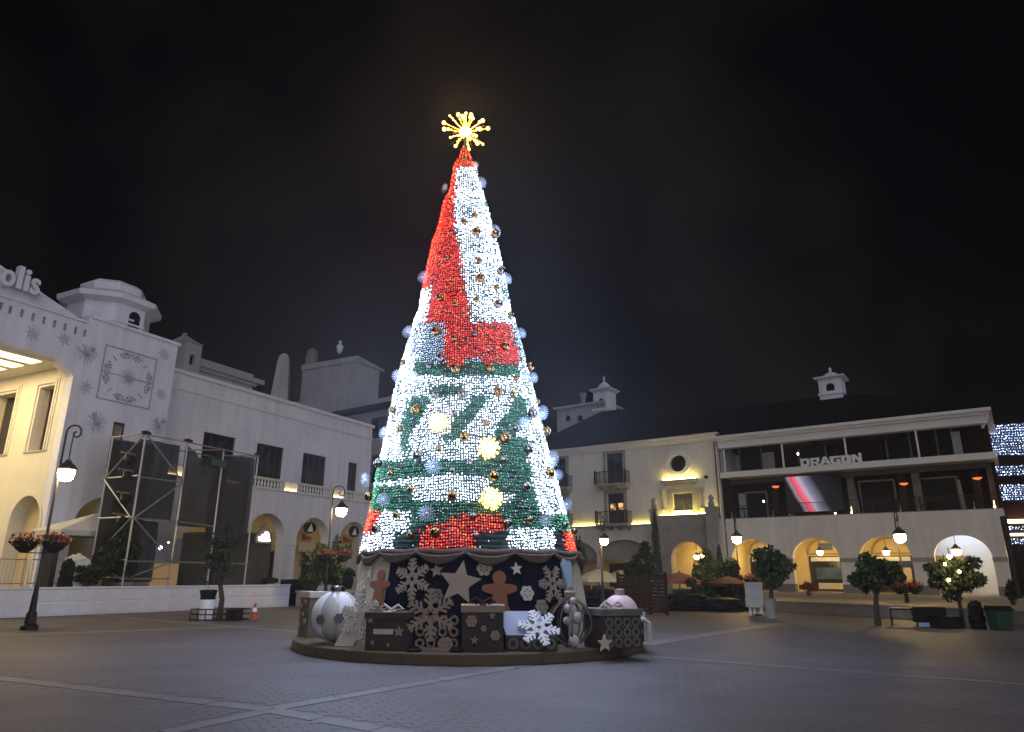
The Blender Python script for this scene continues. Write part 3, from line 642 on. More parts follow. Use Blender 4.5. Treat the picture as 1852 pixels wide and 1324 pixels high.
for px, py in ((1403, 882), (1635, 877), (1768, 867)):
    s, z = DF.p(px, py, 1.2)
    h = thing('patio_heater', {1403: 'glowing orange heater left of the wall screen on the balcony', 1635: 'glowing orange heater between two dark doorways on the balcony', 1768: 'glowing orange heater near the balcony end by the light curtain'}[px], 'heater', DF.w(s, 1.2, z1f), DF.rot, 'heaters on the balcony')
    zz = z-z1f
    m = MB(); m.lathe([(.2, 0), (.2, .1), (.04, .14), (.035, zz-.1)], 10); part(m, 'pole', M['iron'], h)
    m = MB(); m.lathe([(.30, zz+.12), (.10, zz+.24), (.02, zz+.26)], 14); part(m, 'hood', M['iron_brown'], h)
    m = MB(); m.lathe([(.10, zz-.02), (.24, zz+.05), (.24, zz+.10), (.1, zz+.11)], 14); part(m, 'burner', M['heat'], h)
# door openings and curtains on the balcony back walls
for a, b, py0, py1 in ((1335, 1352, 893, 930), (1430, 1440, 890, 925), (1546, 1556, 880, 925), (1731, 1745, 868, 900)):
    s0, z0 = DF.p(a, py0, BD-.2); s1, z1_ = DF.p(b, py1, BD-.2); m = MB(); n = 7
    m.slab([(s0, z1f+.02), (s1, z1f+.02), (s1-.1, z0), (s0, z0)], [], BD-.22, BD-.16); part(m, 'curtain', M['offwhite'], drg)
for a, b, py in ((1350, 1385, 893), (1555, 1615, 873), (1665, 1728, 868)):
    s0, z0 = DF.p(a, py, BD); s1 = DF.p(b, py, BD)[0]
    m = MB(); m.slab(rect(s0-.12, s1+.12, z1f, z0+.12), [rect(s0, s1, z1f+.01, z0)], BD-.1, BD-.004); fo = part(m, 'door_frame', M['stone'], drg)
    m = MB(); m.box(s0, s1, BD-.03, BD-.006, z1f+.01, z0); part(m, 'door', M['black'], fo)
for px, py in ((1322, 925), (1396, 920), (1427, 925), (1510, 922), (1539, 918), (1627, 910), (1661, 908), (1760, 905), (1797, 905)):
    s, z = DF.p(px, py, .3); m = MB(); m.lathe([(.03, 0), (.05, .1), (.06, .12)], 8, (s, .3, z1f+.052)); m.box(s-.015, s+.015, .44, .46, z1f+.06, z1f+.5); part(m, 'uplight', M['niche'] if px in (1510, 1539, 1797) else M['trim'], drg)
m = MB()
for k in range(15): 
    s = xl+.8+k*(xr2-xl-1.2)/15; 
    for j in range(9): m.box(s+j*.11, s+j*.11+.02, .02, .04, z1f+.06, z1f+.85)
m.box(xl+.3, xr2-.2, .015, .045, z1f+.85, z1f+.89); part(m, 'railing', M['iron'], drg)
for px, py in ((1403, 900), (1635, 895), (1768, 885), (1428, 900), (1541, 895), (1660, 890), (1797, 880)):
    s, z = DF.p(px, py, 1.7); m = MB(); m.box(s-.22, s+.22, 1.62, 1.95, z1f+.002, zA0-.01); part(m, 'pillar', M['wood'] if px in (1403, 1635, 1768) else M['stone_dark'], drg)
m = MB(); m.box(xl+.25, xr2-.25, .9, 1.1, zA0-.35, zA0-.02); part(m, 'ceiling_beam', M['frame_dark'], drg)
for a, b, y0_, y1_ in ((1338, 1375, 810, 850), (1445, 1490, 800, 835), (1600, 1640, 775, 815), (1690, 1716, 765, 805)):
    s0, z0 = DF.p(a, y0_, BD); s1 = DF.p(b, y0_, BD)[0]; m = MB(); m.slab(rect(s0-.1, s1+.1, zA1+.01, z0+.1), [rect(s0, s1, zA1+.02, z0)], BD-.12, BD-.045); fo = part(m, 'door_frame', M['stone_dark'], drg)
    m = MB(); m.box(s0, s1, BD-.08, BD-.05, zA1+.02, z0); part(m, 'door', M['black'], fo)
s0 = DF.p(1718, 775, 1.5)[0]; m = MB(); m.box(s0, s0+.45, 1.5, 1.9, zA1+.002, zR-.9); part(m, 'column', M['stucco_dim'], drg)
for k, (px, Y_, lab) in enumerate(((1345, .8, 'dark terrace table set left of the first balcony doorway'), (1590, .9, 'dark terrace table set before the middle balcony doorway'), (1700, .9, 'dark terrace table set before the last balcony doorway'))):
    s = DF.p(px, 915, Y_)[0]; t = thing('terrace_table', lab, 'table', DF.w(s, Y_, z1f), DF.rot, 'tables on the balcony')
    m = MB(); m.box(-.5, .5, -.3, .3, .72, .76); part(m, 'table_top', M['wood'], t)
    m = MB(); m.lathe([(.25, 0), (.25, .03), (.04, .06), (.04, .72)], 10); part(m, 'pedestal', M['iron'], t)
    for sx in (-.85, .85):
        m = MB(); m.box(sx-.2, sx+.2, -.2, .2, .42, .47); m.box(sx-.2 if sx < 0 else sx+.16, sx-.16 if sx < 0 else sx+.2, -.2, .2, .471, .95)
        for q in (-.17, .17): m.box(sx+q-.02, sx+q+.02, -.18, .18, 0, .419)
        c_o = m.build('terrace_chair', M['wood']); c_o.location = DF.w(s, Y_, z1f)+DF.d*0; c_o.rotation_euler = (0, 0, DF.rot); tag(c_o, lab.replace('table set', 'chair %s the table' % ('left of' if sx < 0 else 'right of')), 'chair', 'chairs on the balcony')
# parasols folded out under the top floor eaves
for k, (px, py) in enumerate(((1440, 805), (1510, 798), (1590, 790))):
    s, z = DF.p(px, py, 1.6); t = thing('balcony_parasol', ['dark red parasol left of the white letters on the top balcony', 'dark red parasol above the white letters on the top balcony', 'dark red parasol right of the white letters on the top balcony'][k], 'parasol', DF.w(s, 1.6, zA1), DF.rot, 'dark parasols on the top balcony')
    zz = z-zA1; m = MB(); m.lathe([(1.25, zz-.05), (1.2, zz+.02), (.1, zz+.32), (.02, zz+.36)], 8); part(m, 'canopy', M['dark_red'], t)
    m = MB(); m.tube([(0, 0, 0), (0, 0, zz+.3)], .03, 6); part(m, 'pole', M['iron'], t)
# wall screen with a streak of pink light
def screen_mat():
    m = bpy.data.materials.new('screen_picture'); m.use_nodes = True; N, L = m.node_tree.nodes, m.node_tree.links; b = N['Principled BSDF']
    t = N.new('ShaderNodeTexCoord'); sp = N.new('ShaderNodeSeparateXYZ'); ad = N.new('ShaderNodeMath'); ad.operation = 'MULTIPLY_ADD'; ad.inputs[1].default_value = .30
    w_ = N.new('ShaderNodeMath'); w_.operation = 'ADD'; nz_ = N.new('ShaderNodeTexNoise'); nz_.inputs['Scale'].default_value = 1.3
    r = N.new('ShaderNodeValToRGB'); e_ = r.color_ramp.elements; e_[0].position = .0; e_[0].color = (.008, .007, .009, 1); e_[1].position = 1; e_[1].color = (.001, .001, .001, 1)
    for p_, c_2 in ((.07, (.22, .18, .24, 1)), (.10, (.50, .05, .09, 1)), (.20, (.62, .13, .19, 1)), (.26, (.36, .30, .42, 1)), (.34, (.16, .15, .21, 1)), (.52, (.010, .010, .014, 1))): q = e_.new(p_); q.color = c_2
    L.new(t.outputs['Generated'], sp.inputs[0]); L.new(sp.outputs['Z'], ad.inputs[0]); L.new(sp.outputs['X'], ad.inputs[2])
    mm = N.new('ShaderNodeMath'); mm.operation = 'MULTIPLY_ADD'; mm.inputs[1].default_value = .12; L.new(t.outputs['Generated'], nz_.inputs['Vector']); L.new(nz_.outputs['Fac'], mm.inputs[0]); L.new(ad.outputs[0], mm.inputs[2])
    sb = N.new('ShaderNodeMath'); sb.operation = 'SUBTRACT'; sb.inputs[1].default_value = .34; L.new(mm.outputs[0], sb.inputs[0])
    L.new(sb.outputs[0], r.inputs['Fac']); L.new(r.outputs['Color'], b.inputs['Emission Color']); b.inputs['Emission Strength'].default_value = .8; b.inputs['Base Color'].default_value = (.006, .006, .006, 1); b.inputs['Specular IOR Level'].default_value = .04; b.inputs['Roughness'].default_value = .5
    return m
s0, zt1 = DF.p(1417, 862, .35); s1, zb1 = DF.p(1529, 926, .35)
t = thing('video_screen', 'large video screen with pink light streak hung on the balcony', 'screen', DF.w((s0+s1)/2, .35, z1f+.05), DF.rot)
hw = (s1-s0)/2
m = MB(); m.box(-hw, hw, 0, .1, .2, zt1-z1f-.05); part(m, 'housing', M['black'], t)
m = MB(); m.box(-hw+.04, hw-.04, -.012, -.004, .25, zt1-z1f-.1); part(m, 'display', screen_mat(), t)
m = MB(); m.box(-hw+.5, -hw+.6, .02, .08, 0, .2); m.box(hw-.6, hw-.5, .02, .08, 0, .2); part(m, 'stand', M['black'], t)
# little tower on the roof
def cupola(parent_name, label, base, w, h, rot, mt, dark=M['black']):
    t = thing(parent_name, label, 'cupola', base, rot)
    m = MB(); m.slab(rect(-w, w, -h*.5, h), [arch(0, w*.75, h*.25, h*.5, 8)], -w, -w+.15); m.box(-w, w, w-.15, w, -h*.5, h); m.box(-w, -w+.15, -w+.152, w-.15, -h*.5, h); m.box(w-.15, w, -w+.152, w-.15, -h*.5, h); m.box(-w*1.12, w*1.12, -w*1.12, w*1.12, 0, h*.13); part(m, 'shaft', mt, t)
    m = MB(); m.box(-w*.6, w*.6, -w+.3, -w+.33, .2*h, .9*h); part(m, 'opening', dark, t)  # sheet behind the arch, its dark colour stands for the shade inside
    m = MB(); m.lathe([(w*1.45, h), (w*1.9, h*1.12), (w*1.9, h*1.2), (w*1.5, h*1.22)], 4, a0=PI/4); part(m, 'eave', mt, t)
    m = MB(); m.lathe([(w*.85, h*1.2), (w*.8, h*1.35), (w*.45, h*1.55), (w*.14, h*1.62), (w*.10, h*1.75), (w*.16, h*1.82), (w*.05, h*1.95), (.01, h*2.0)], 10); part(m, 'dome', mt, t)
    return t
cp = DF.w(DF.p(1507, 716, 6)[0], 6, pk0[1]-.15); u = m_per_px(cp)
cupola('roof_cupola', 'small white cupola with arched opening on the dark hipped roof', cp, 19*u, 28*u, DF.rot, M['stucco'])

# ------------------------------------------------------------------ corner building with the round window
MF = Frame(DF.w(0, -.35)[:2], D_AZ)
mid = thing('corner_building', 'cream building with iron balconies, round window and lit ledges beside the tree', 'building', MF.o, MF.rot)
mr_ = MF.p(1303, 900)[0]; ml = MF.p(985, 900)[0]; zM = 11.35
r_s, r_z = MF.p(1226, 838); ru = m_per_px(MF.w(r_s, 0, r_z))
tw = [(MF.p(1096, 820), MF.p(1127, 868)), (MF.p(1103, 893), MF.p(1136, 948))]
ws = (tw[0][0][0]+tw[0][1][0])/2; ww = .72
zt3, zb3 = tw[0][0][1], tw[0][1][1]-.3; zt2, zb2 = MF.p(1103, 893)[1], 5.25
l_s = MF.p(1010, 850)[0]
nw = MF.p(1217, 893), MF.p(1254, 922)
gar = [(MF.p(1128, 1010)[0], 4.6), (MF.p(1035, 1010)[0], 4.6)]
pa = MF.p(1246, 1010)[0]
holes = [rect(ws-ww, ws+ww, zb3, zt3), rect(ws-ww, ws+ww, zb2, zt2), rect(l_s-ww, l_s+ww, zb3, zt3), rect(l_s-ww, l_s+ww, zb2, zt2), disc(r_s, r_z, 15*ru*1.05, 15*ru, 24), rect(nw[0][0], nw[1][0], nw[1][1], nw[0][1]), arch(gar[0][0], gar[0][1], .3, 2.6, 14, 1.4), arch(gar[1][0], gar[1][1], .3, 2.6, 14, 1.4), arch(pa, 2.6, .3, 2.45, 14)]
m = MB(); m.slab(rect(ml, mr_, -.3, zM-.5), holes, 0, .45); part(m, 'wall', M['stucco2'], mid)
m = MB(); m.box(mr_-.45, mr_, .452, 9, 5.4, zM-.5); part(m, 'side_wall', M['stucco2'], mid)
m = MB(); m.box(ml, mr_+.25, -.5, .6, zM-.12, zM+.02); m.box(ml, mr_+.12, -.3, .5, zM-.32, zM-.122); m.box(ml, mr_+.05, -.12, .46, zM-.5, zM-.322); part(m, 'cornice', M['trim'], mid)
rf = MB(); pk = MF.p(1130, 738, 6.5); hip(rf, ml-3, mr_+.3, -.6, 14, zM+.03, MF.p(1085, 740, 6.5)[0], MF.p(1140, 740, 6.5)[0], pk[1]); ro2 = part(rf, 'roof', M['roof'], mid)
m = MB(); m.slab(disc(r_s, r_z, 23*ru*1.05, 23*ru, 28), [disc(r_s, r_z, 15.5*ru*1.05, 15.5*ru, 28)], -.14, .1); part(m, 'round_frame', M['trim'], mid)
m = MB(); m.slab(disc(r_s, r_z, 15.2*ru*1.05, 15.2*ru, 24), [], .28, .3); part(m, 'round_pane', M['glass'], mid)
def french(xc, z0, z1, lit=False):
    f = MB(); f.slab(rect(xc-ww-.28, xc+ww+.28, z0, z1+.35), [rect(xc-ww-.01, xc+ww+.01, z0+.01, z1+.01)], -.07, .05); fo = part(f, 'window_surround', M['band'], mid)
    f = MB(); f.slab(rect(xc-ww, xc+ww, z0, z1), [rect(xc-ww+.1, xc-.06, z0+.1, z1-.1), rect(xc+.06, xc+ww-.1, z0+.1, z1-.1)], .15, .25); part(f, 'sash', M['frame_dark'], fo)
    for a, b in ((xc-ww+.06, xc-.03), (xc+.03, xc+ww-.06)):
        f = MB(); f.box(a, b, .19, .2, z0+.06, z1-.06); part(f, 'pane', M['glass'], fo)
        if lit: f = MB(); f.box(a+.1, b-.1, .17, .185, z0+1.0, z1-.75); part(f, 'lit_pane', M['litpane'], fo)
def litpane():
    m = mat('lit_room', (.1, .07, .03), .4, 0); N, L = m.node_tree.nodes, m.node_tree.links; b = N['Principled BSDF']
    n = N.new('ShaderNodeTexNoise'); n.inputs['Scale'].default_value = 3.5; r = N.new('ShaderNodeValToRGB'); r.color_ramp.elements[0].position = .44; r.color_ramp.elements[0].color = (.06, .025, .01, 1); r.color_ramp.elements[1].position = .62; r.color_ramp.elements[1].color = (.8, .42, .13, 1)
    t = N.new('ShaderNodeTexCoord'); L.new(t.outputs['Object'], n.inputs['Vector']); L.new(n.outputs['Fac'], r.inputs['Fac']); L.new(r.outputs['Color'], b.inputs['Emission Color']); b.inputs['Emission Strength'].default_value = .9; return m
M['litpane'] = litpane()
def balcony(xc, z):
    m = MB(); m.box(xc-1.35, xc+1.35, -.95, -.01, z-.22, z-.06); 
    for q in (-1.15, -.4, .4, 1.15): m.slab([(0, z-.22), (-.75, z-.22), (-.7, z-.32), (-.25, z-.42), (0, z-.5)], [], xc+q-.09, xc+q+.09, lambda u, v, t: (t, u-.01, v))
    bo = part(m, 'balcony', M['stone'], mid)
    m = MB()
    for x in [xc-1.3+2.6*i/16 for i in range(17)]: m.tube([(x, -.9, z-.06), (x, -.9, z+.85)], .022, 4)
    for sx in (-1.3, 1.3):
        for y in (-.7, -.5, -.3, -.1): m.tube([(xc+sx, y, z-.06), (xc+sx, y, z+.85)], .022, 4)
        m.box(xc+sx-.05, xc+sx+.05, -.95, -.85, z-.06, z+1.0); m.box(xc+sx-.025, xc+sx+.025, -.85, -.02, z+.84, z+.89)
    m.box(xc-1.3, xc+1.3, -.925, -.875, z+.85, z+.9); m.box(xc-1.3, xc+1.3, -.92, -.88, z+.1, z+.13); part(m, 'railing', M['iron'], bo)
for xc in (ws, l_s): french(xc, zb3, zt3); french(xc, zb2, zt2, xc == ws); balcony(xc, zb3+.05); balcony(xc, zb2-.05)
# ledges with strip lights
for a, b in ((1036, 1090), (1143, 1181)):
    s0 = MF.p(a, 948)[0]; s1 = MF.p(b, 946)[0]
    m = MB(); m.box(s0, s1, -.2, -.01, 5.02, 5.12); lo = part(m, 'ledge', M['trim'], mid)
    m = MB(); m.box(s0+.02, s1-.02, -.12, -.05, 5.122, 5.17); part(m, 'strip_light', M['strip'], lo)
s0, z0 = MF.p(1201, 868); s1 = MF.p(1260, 864)[0]
m = MB(); m.box(s0-.1, s1+.1, -.4, -.01, z0-.26, z0-.08); m.box(s0+.05, s1-.05, -.25, -.01, z0-.5, z0-.262); lo = part(m, 'window_hood', M['band'], mid)
m = MB(); m.box(s0, s1, -.28, -.16, z0-.078, z0-.02); part(m, 'strip_light', M['strip_hi'], lo)
f = MB(); f.slab(rect(nw[0][0]-.45, nw[1][0]+.45, nw[1][1]-.1, nw[0][1]+.35), [rect(nw[0][0]-.01, nw[1][0]+.01, nw[1][1]-.01, nw[0][1]+.01)], -.1, .05); fo = part(f, 'window_surround', M['band'], mid)
nc = (nw[0][0]+nw[1][0])/2
f = MB(); f.slab(rect(nw[0][0], nw[1][0], nw[1][1], nw[0][1]), [rect(nw[0][0]+.1, nc-.06, nw[1][1]+.1, nw[0][1]-.1), rect(nc+.06, nw[1][0]-.1, nw[1][1]+.1, nw[0][1]-.1)], .1, .2); part(f, 'sash', M['frame_dark'], fo)
f = MB(); f.box(nw[0][0]+.05, nw[1][0]-.05, .14, .16, nw[1][1]+.05, nw[0][1]-.05); part(f, 'pane', M['glass'], fo)
for sx in (nw[0][0]-.75, nw[1][0]+.75):
    f = MB(); f.tube([(sx, -.12, nw[1][1]-.1), (sx+.05, -.12, nw[1][1]+.5), (sx-.05, -.12, nw[0][1]-.3), (sx, -.12, nw[0][1]+.3)], [.16, .1, .12, .2], 8); f.ball((sx, -.14, nw[1][1]+.05), .22, 8, 6); part(f, 'scroll', M['band'], fo)
# projecting stone portal
p0 = MF.p(1186, 926, -.9)[0]; p1 = MF.p(1288, 922, -.9)[0]; pz = MF.p(1240, 930, -.9)[1]
m = MB(); m.slab(rect(p0, p1, -.3, pz), [arch(MF.p(1244, 1010, -.9)[0], 2.5, .3, 2.5, 14)], -.9, -.002); po = part(m, 'portal', M['stone'], mid)
m = MB(); m.box(p0+.1, p1-.1, -.6, -.5, pz+.002, pz+.07); part(m, 'strip_light', M['strip_hi'], po)
m = MB(); m.box(nc-.7, nc+.7, -.45, -.02, pz+.08, pz+.2); m2 = MB(); m2.box(nc-.65, nc+.65, -.4, -.15, pz+.202, pz+.26); part(m, 'sill', M['trim'], po); part(m2, 'strip_light', M['strip_hi'], po)
for k, px in enumerate((1184, 1288)):
    s = MF.p(px, 930, -1.1)[0]; m = MB(); w_ = .28 if k == 0 else .42
    m.box(s-w_, s+w_, -1.35, -.902, -.3, pz+.3); m.box(s-w_-.06, s+w_+.06, -1.41, -.91, pz+.302, pz+.42); part(m, 'portal_pier', M['stone'], po)
    m = MB(); m.lathe([(.16, 0), (.24, .1), (.22, .3), (.12, .4), (.2, .52), (.2, .66), (.08, .8), (.01, .84)], 10, (s, -1.12, pz+.42)); part(m, 'urn', M['stone'], po)
# inside of its arches
m = MB(); m.box(ml, mr_, 3.4, 3.6, 0, 5); m.box(ml, mr_, .452, 3.4, 4.5, 4.6); m.box(p0-.4, p0-.2, .46, 3.4, 0, 4.5); m.box(mr_-.3, mr_-.1, .46, 3.4, 0, 4.5); part(m, 'arcade_interior', M['plaster_yellow'], mid)
m = MB(); m.slab(rect(p0-.19, mr_-.31, 0, 4.5), [arch(pa+.3, 2.0, .3, 2.2, 12)], 2.2, 2.5); part(m, 'inner_arch', M['plaster_yellow'], mid)
m = MB(); m.box(ml, mr_, -.2, 3.5, .18, .3); part(m, 'arcade_floor', M['stone'], mid)
m = MB(); m.box(pa-.3, pa+.3, 1.3, 1.6, 4.4, 4.48); part(m, 'arcade_ceiling_glow', M['arcade'], mid)
m = MB(); m.box(ml, p0-.42, .5, .8, 2.5, 2.75); part(m, 'beam', M['band'], mid)
for a, w_g in gar: part(MB().slab([p for p in arch(a, w_g, 2.76, 2.77, 14, 1.23)], [], .46, .5), 'lunette', M['band'], mid)
for a in (1133, 1116):
    s, z = MF.p(a, 1030, 3.3); m = MB(); m.box(s-.7, s+.7, 3.3, 3.38, .5, 2.3); part(m, 'doorway', M['frame_dark'], mid)
s, z = MF.p(1047, 974, -.05)
o = text_obj('LL', .62, M['black'], mid, .03, .01, 'letters', 'CENTER'); o.location = (s, -.06, z-.22)
s, z = MF.p(1278, 863); m = MB(); m.box(s-.09, s+.09, -.25, -.01, z-.09, z+.09); part(m, 'wall_camera', M['black'], mid)
m = MB(); m.tube([(mr_-.1, -.12, 5.3), (mr_-.1, -.12, zM-.6)], .05, 6); part(m, 'downpipe', M['iron_brown'], mid)

# ------------------------------------------------------------------ far building with cupola
FB = Frame(MF.w(0, 16)[:2], D_AZ)
x0, z0 = FB.p(1007, 742); x1, z1 = FB.p(1095, 728)
fb = thing('far_building', 'pale attic wall with two little arches behind the corner building roof', 'building', FB.o, FB.rot)
hs = [arch(FB.p(px, 757)[0], .8, FB.p(px, 762)[1], FB.p(px, 757)[1], 8) for px in (1026, 1048)]
m = MB(); m.slab(rect(x0, x1, 8, (z0+z1)/2), hs, 0, .4); m.box(x0, x0+.4, .402, 6, 8, (z0+z1)/2); part(m, 'wall', M['stucco_dim'], fb)
m = MB(); m.box(x0-.3, x1, -.3, 6, (z0+z1)/2+.002, (z0+z1)/2+.25); part(m, 'coping', M['stucco_dim'], fb)
m = MB(); m.box(x0+.5, x1, .41, .5, 8, (z0+z1)/2-.2); part(m, 'attic_dark_sheet', M['black'], fb)  # black sheet behind the little arches, painted as the shade inside
cp = FB.w(FB.p(1094, 735, 1)[0], 1, FB.p(1094, 745, 1)[1]); u = m_per_px(cp)
cupola('roof_turret', 'dim white turret with pointed cap on the far attic wall', cp, 15*u, 34*u, FB.rot, M['stucco'])
ub = FB.w(FB.p(1055, 735, 2)[0], 2, FB.p(1055, 733, 2)[1]); u = m_per_px(ub); m = MB(); m.lathe([(3*u, 0), (4*u, 10*u), (6*u, 18*u), (6.5*u, 22*u), (2*u, 22.5*u)], 10); o = part(m, 'chimney_pot', M['stucco_dim'], None); o.location = ub; tag(o, 'small flared chimney pot left of the dim turret', 'chimney pot')

# ------------------------------------------------------------------ light curtain at the right edge
LC = Frame(atY(1790, 900, 47)[:2], 110)
lc = thing('light_curtain', 'blue white curtain of lights hung in bands on the building at the edge', 'light curtain', LC.o, LC.rot)
def lbuild(px0, px1, yt, yb, rows, nm):
    s0, za = LC.p(px0, yt); s1, zb_ = LC.p(px1, yb); s1 = s0+9; m = MB(); za2 = LC.p(px0, yt)[1]; zb2_ = LC.p(px0, yb)[1]
    for r in range(rows):
        z = za2+(zb2_-za2)*(r+.5)/rows
        x = s0+random.uniform(0, .1)
        while x < s1:
            m.cur = random.choice((0, 0, 1, 1, 1, 2)); m.octa((x, random.uniform(-.05, .05), z+random.uniform(-.04, .04)), random.uniform(.020, .040)); x += random.uniform(.09, .21)
    stuff(part(m, 'light_string', [M['led_d'], M['led_b'], M['led_w']], lc))
    b_ = MB(); b_.box(s0-.1, s1, .1, .16, zb2_-.05, za2+.05); part(b_, 'backing_panel', M['navy'], lc)
lbuild(1766, 1860, 770, 826, 12, 'a'); lbuild(1790, 1860, 843, 862, 4, 'b'); lbuild(1793, 1860, 877, 906, 7, 'c')
lbuild(1822, 1860, 951, 960, 2, 'd'); lbuild(1828, 1860, 974, 984, 3, 'e')
m = MB(); s0 = LC.p(1822, 945)[0]
za, zb_ = LC.p(1822, 940)[1], LC.p(1822, 946)[1]; m.box(s0, s0+2.4, -.05, .05, zb_, za); za, zb_ = LC.p(1826, 965)[1], LC.p(1826, 969)[1]; m.box(s0, s0+4, -.05, .05, zb_, za); part(m, 'warm_bar', M['niche'], lc)
m = MB(); m.box(LC.p(1770, 800)[0]-.5, LC.p(1770, 800)[0]+12, .3, 6, 0, LC.p(1780, 768)[1]); part(m, 'wall', M['dark'], lc)
pp = ground(1846, 1098); m = MB(); m.tube([(0, 0, 0), (0, 0, 4.6)], .16, 8); o = part(m, 'dark_post', M['iron'], None); o.location = pp; tag(o, 'thick dark post in front of the light curtain', 'post')

# ------------------------------------------------------------------ terraces
wa = ground(-60, 1120.5); wb = ground(522, 1097)
TW = Frame(wa[:2], math.degrees(math.atan2((wb-wa).x, (wb-wa).y)))
LW = (wb-wa).length
tw_ = thing('terrace_wall', 'long low terrace wall clad in pale square panels', 'wall', TW.o, TW.rot)
m = MB(); m.box(0, LW, .03, .25, -.1, .93); m.box(LW-.03, LW, .252, 6, -.1, .93); part(m, 'core', M['stone'], tw_)
m = MB(); m.box(-.05, LW+.02, -.03, .3, .932, .99); part(m, 'coping', M['joint'], tw_)
n = int(round(LW/.95)); pw = LW/n; p0_ = None; 
pmb = MB(); g_ = .028; pmb.add([(g_, .02, .0), (pw-g_, .02, .0), (pw-g_, .02, .42), (g_, .02, .42), (g_+.02, 0, .02), (pw-g_-.02, 0, .02), (pw-g_-.02, 0, .40), (g_+.02, 0, .40)], [(0,1,5,4),(1,2,6,5),(2,3,7,6),(3,0,4,7),(4,5,6,7)])
for i in range(n):
    for j in range(2):
        if p0_ is None: o = p0_ = pmb.build('panel', M['panel_blue'], tw_)
        else: o = p0_.copy(); COL.objects.link(o)
        o.location = (i*pw, random.uniform(0, .006), .03+j*.455)
m = MB(); m.box(0, LW, .02, .029, .0, .93); part(m, 'joint_bed', M['joint'], tw_)
m = MB(); tb = TW.loc(W.w(-16, -.8)); tc_ = TW.loc(W.w(-6.2, -.8))
m.add([(0, .26, .9), (LW-.04, .26, .9), (tc_[0], tc_[1], .9), (tb[0], tb[1], .9), (-8, tb[1]-6, .9), (-8, .26, .9)], [(0, 1, 2, 3, 4, 5)]); o = m.build('terrace_floor', M['stone']); o.location = TW.o; o.rotation_euler = (0, 0, TW.rot); struct(o)
# raised walk on the right
rw = [ground(1340, 1103), ground(1870, 1132)]
RWF = Frame(rw[0][:2], math.degrees(math.atan2((rw[1]-rw[0]).x, (rw[1]-rw[0]).y))); LR = (rw[1]-rw[0]).length
m = MB(); q1 = RWF.loc(DF.w(xl, -.08)); q2 = RWF.loc(DF.w(3, -.08))
m.slab([(0, 0), (LR, 0), (q2[0], q2[1]), (q1[0], q1[1])], [], -.05, .42, lambda u, v, t: (u, v, t)); o = m.build('raised_walk', M['stone_dark']); o.location = RWF.o; o.rotation_euler = (0, 0, RWF.rot); struct(o)
m = MB(); m.box(-.1, LR, -.05, .3, .422, .47); o = m.build('walk_kerb', M['stone']); o.location = RWF.o; o.rotation_euler = (0, 0, RWF.rot); struct(o)
lw0, lw1 = ground(534, 1097), ground(655, 1100); LF = Frame(lw0[:2], math.degrees(math.atan2((lw1-lw0).x, (lw1-lw0).y))); LL = (lw1-lw0).length
o = tag(MB().box(0, LL, 0, .4, 0, .62).box(-.04, LL+.04, -.05, .45, .622, .72).build('low_wall', M['stone']), 'low stone planter wall in front of the arches by the tree', 'wall'); o.location = LF.o; o.rotation_euler = (0, 0, LF.rot)

# ------------------------------------------------------------------ the lit Christmas tree
TB = ground(850, 1165); TY = TB.y
PROF = [(1003,656,1042),(1000,656,1042),(958,664,1031),(945,668,1028),(905,676,1016),(862,683,1004),(838,688,998),(822,693,992),(775,703,981),(740,709,972),(712,715,966),(690,722,960),(660,729,951),(640,735,948),(606,745,938),(580,752,931),(572,757,925),(520,766,917),(470,777,906),(440,783,900),(425,790,893),(385,799,884),(366,803,879),(352,813,874),(318,819,863),(302,821,861),(298,823,857),(276,834,848)]
prof = []
for py, a, b in PROF:
    c = atY((a+b)/2, py, TY); prof.append((c.z, c.x, (b-a)/2*m_per_px(c)))
def rad_at(z):
    if z <= prof[0][0]: return prof[0][1], prof[0][2]
    for (z0, x0, r0), (z1, x1, r1) in zip(prof, prof[1:]):
        if z0 <= z <= z1: t = (z-z0)/(z1-z0); return x0+(x1-x0)*t, r0+(r1-r0)*t
    return prof[-1][1], 0
def hit_cone(px, py, rf=rad_at):
    d = ray(px, py); best = None; bd = 9
    for i in range(700):
        p = CAM+d*((TY-5+i*.01)/d.y); cx, r = rf(p.z); e_ = math.hypot(p.x-cx, p.y-TY)-r
        if e_ <= 0: return p, cx
        if e_ < bd and r > 0: bd = e_; best = (p, cx)
    return best
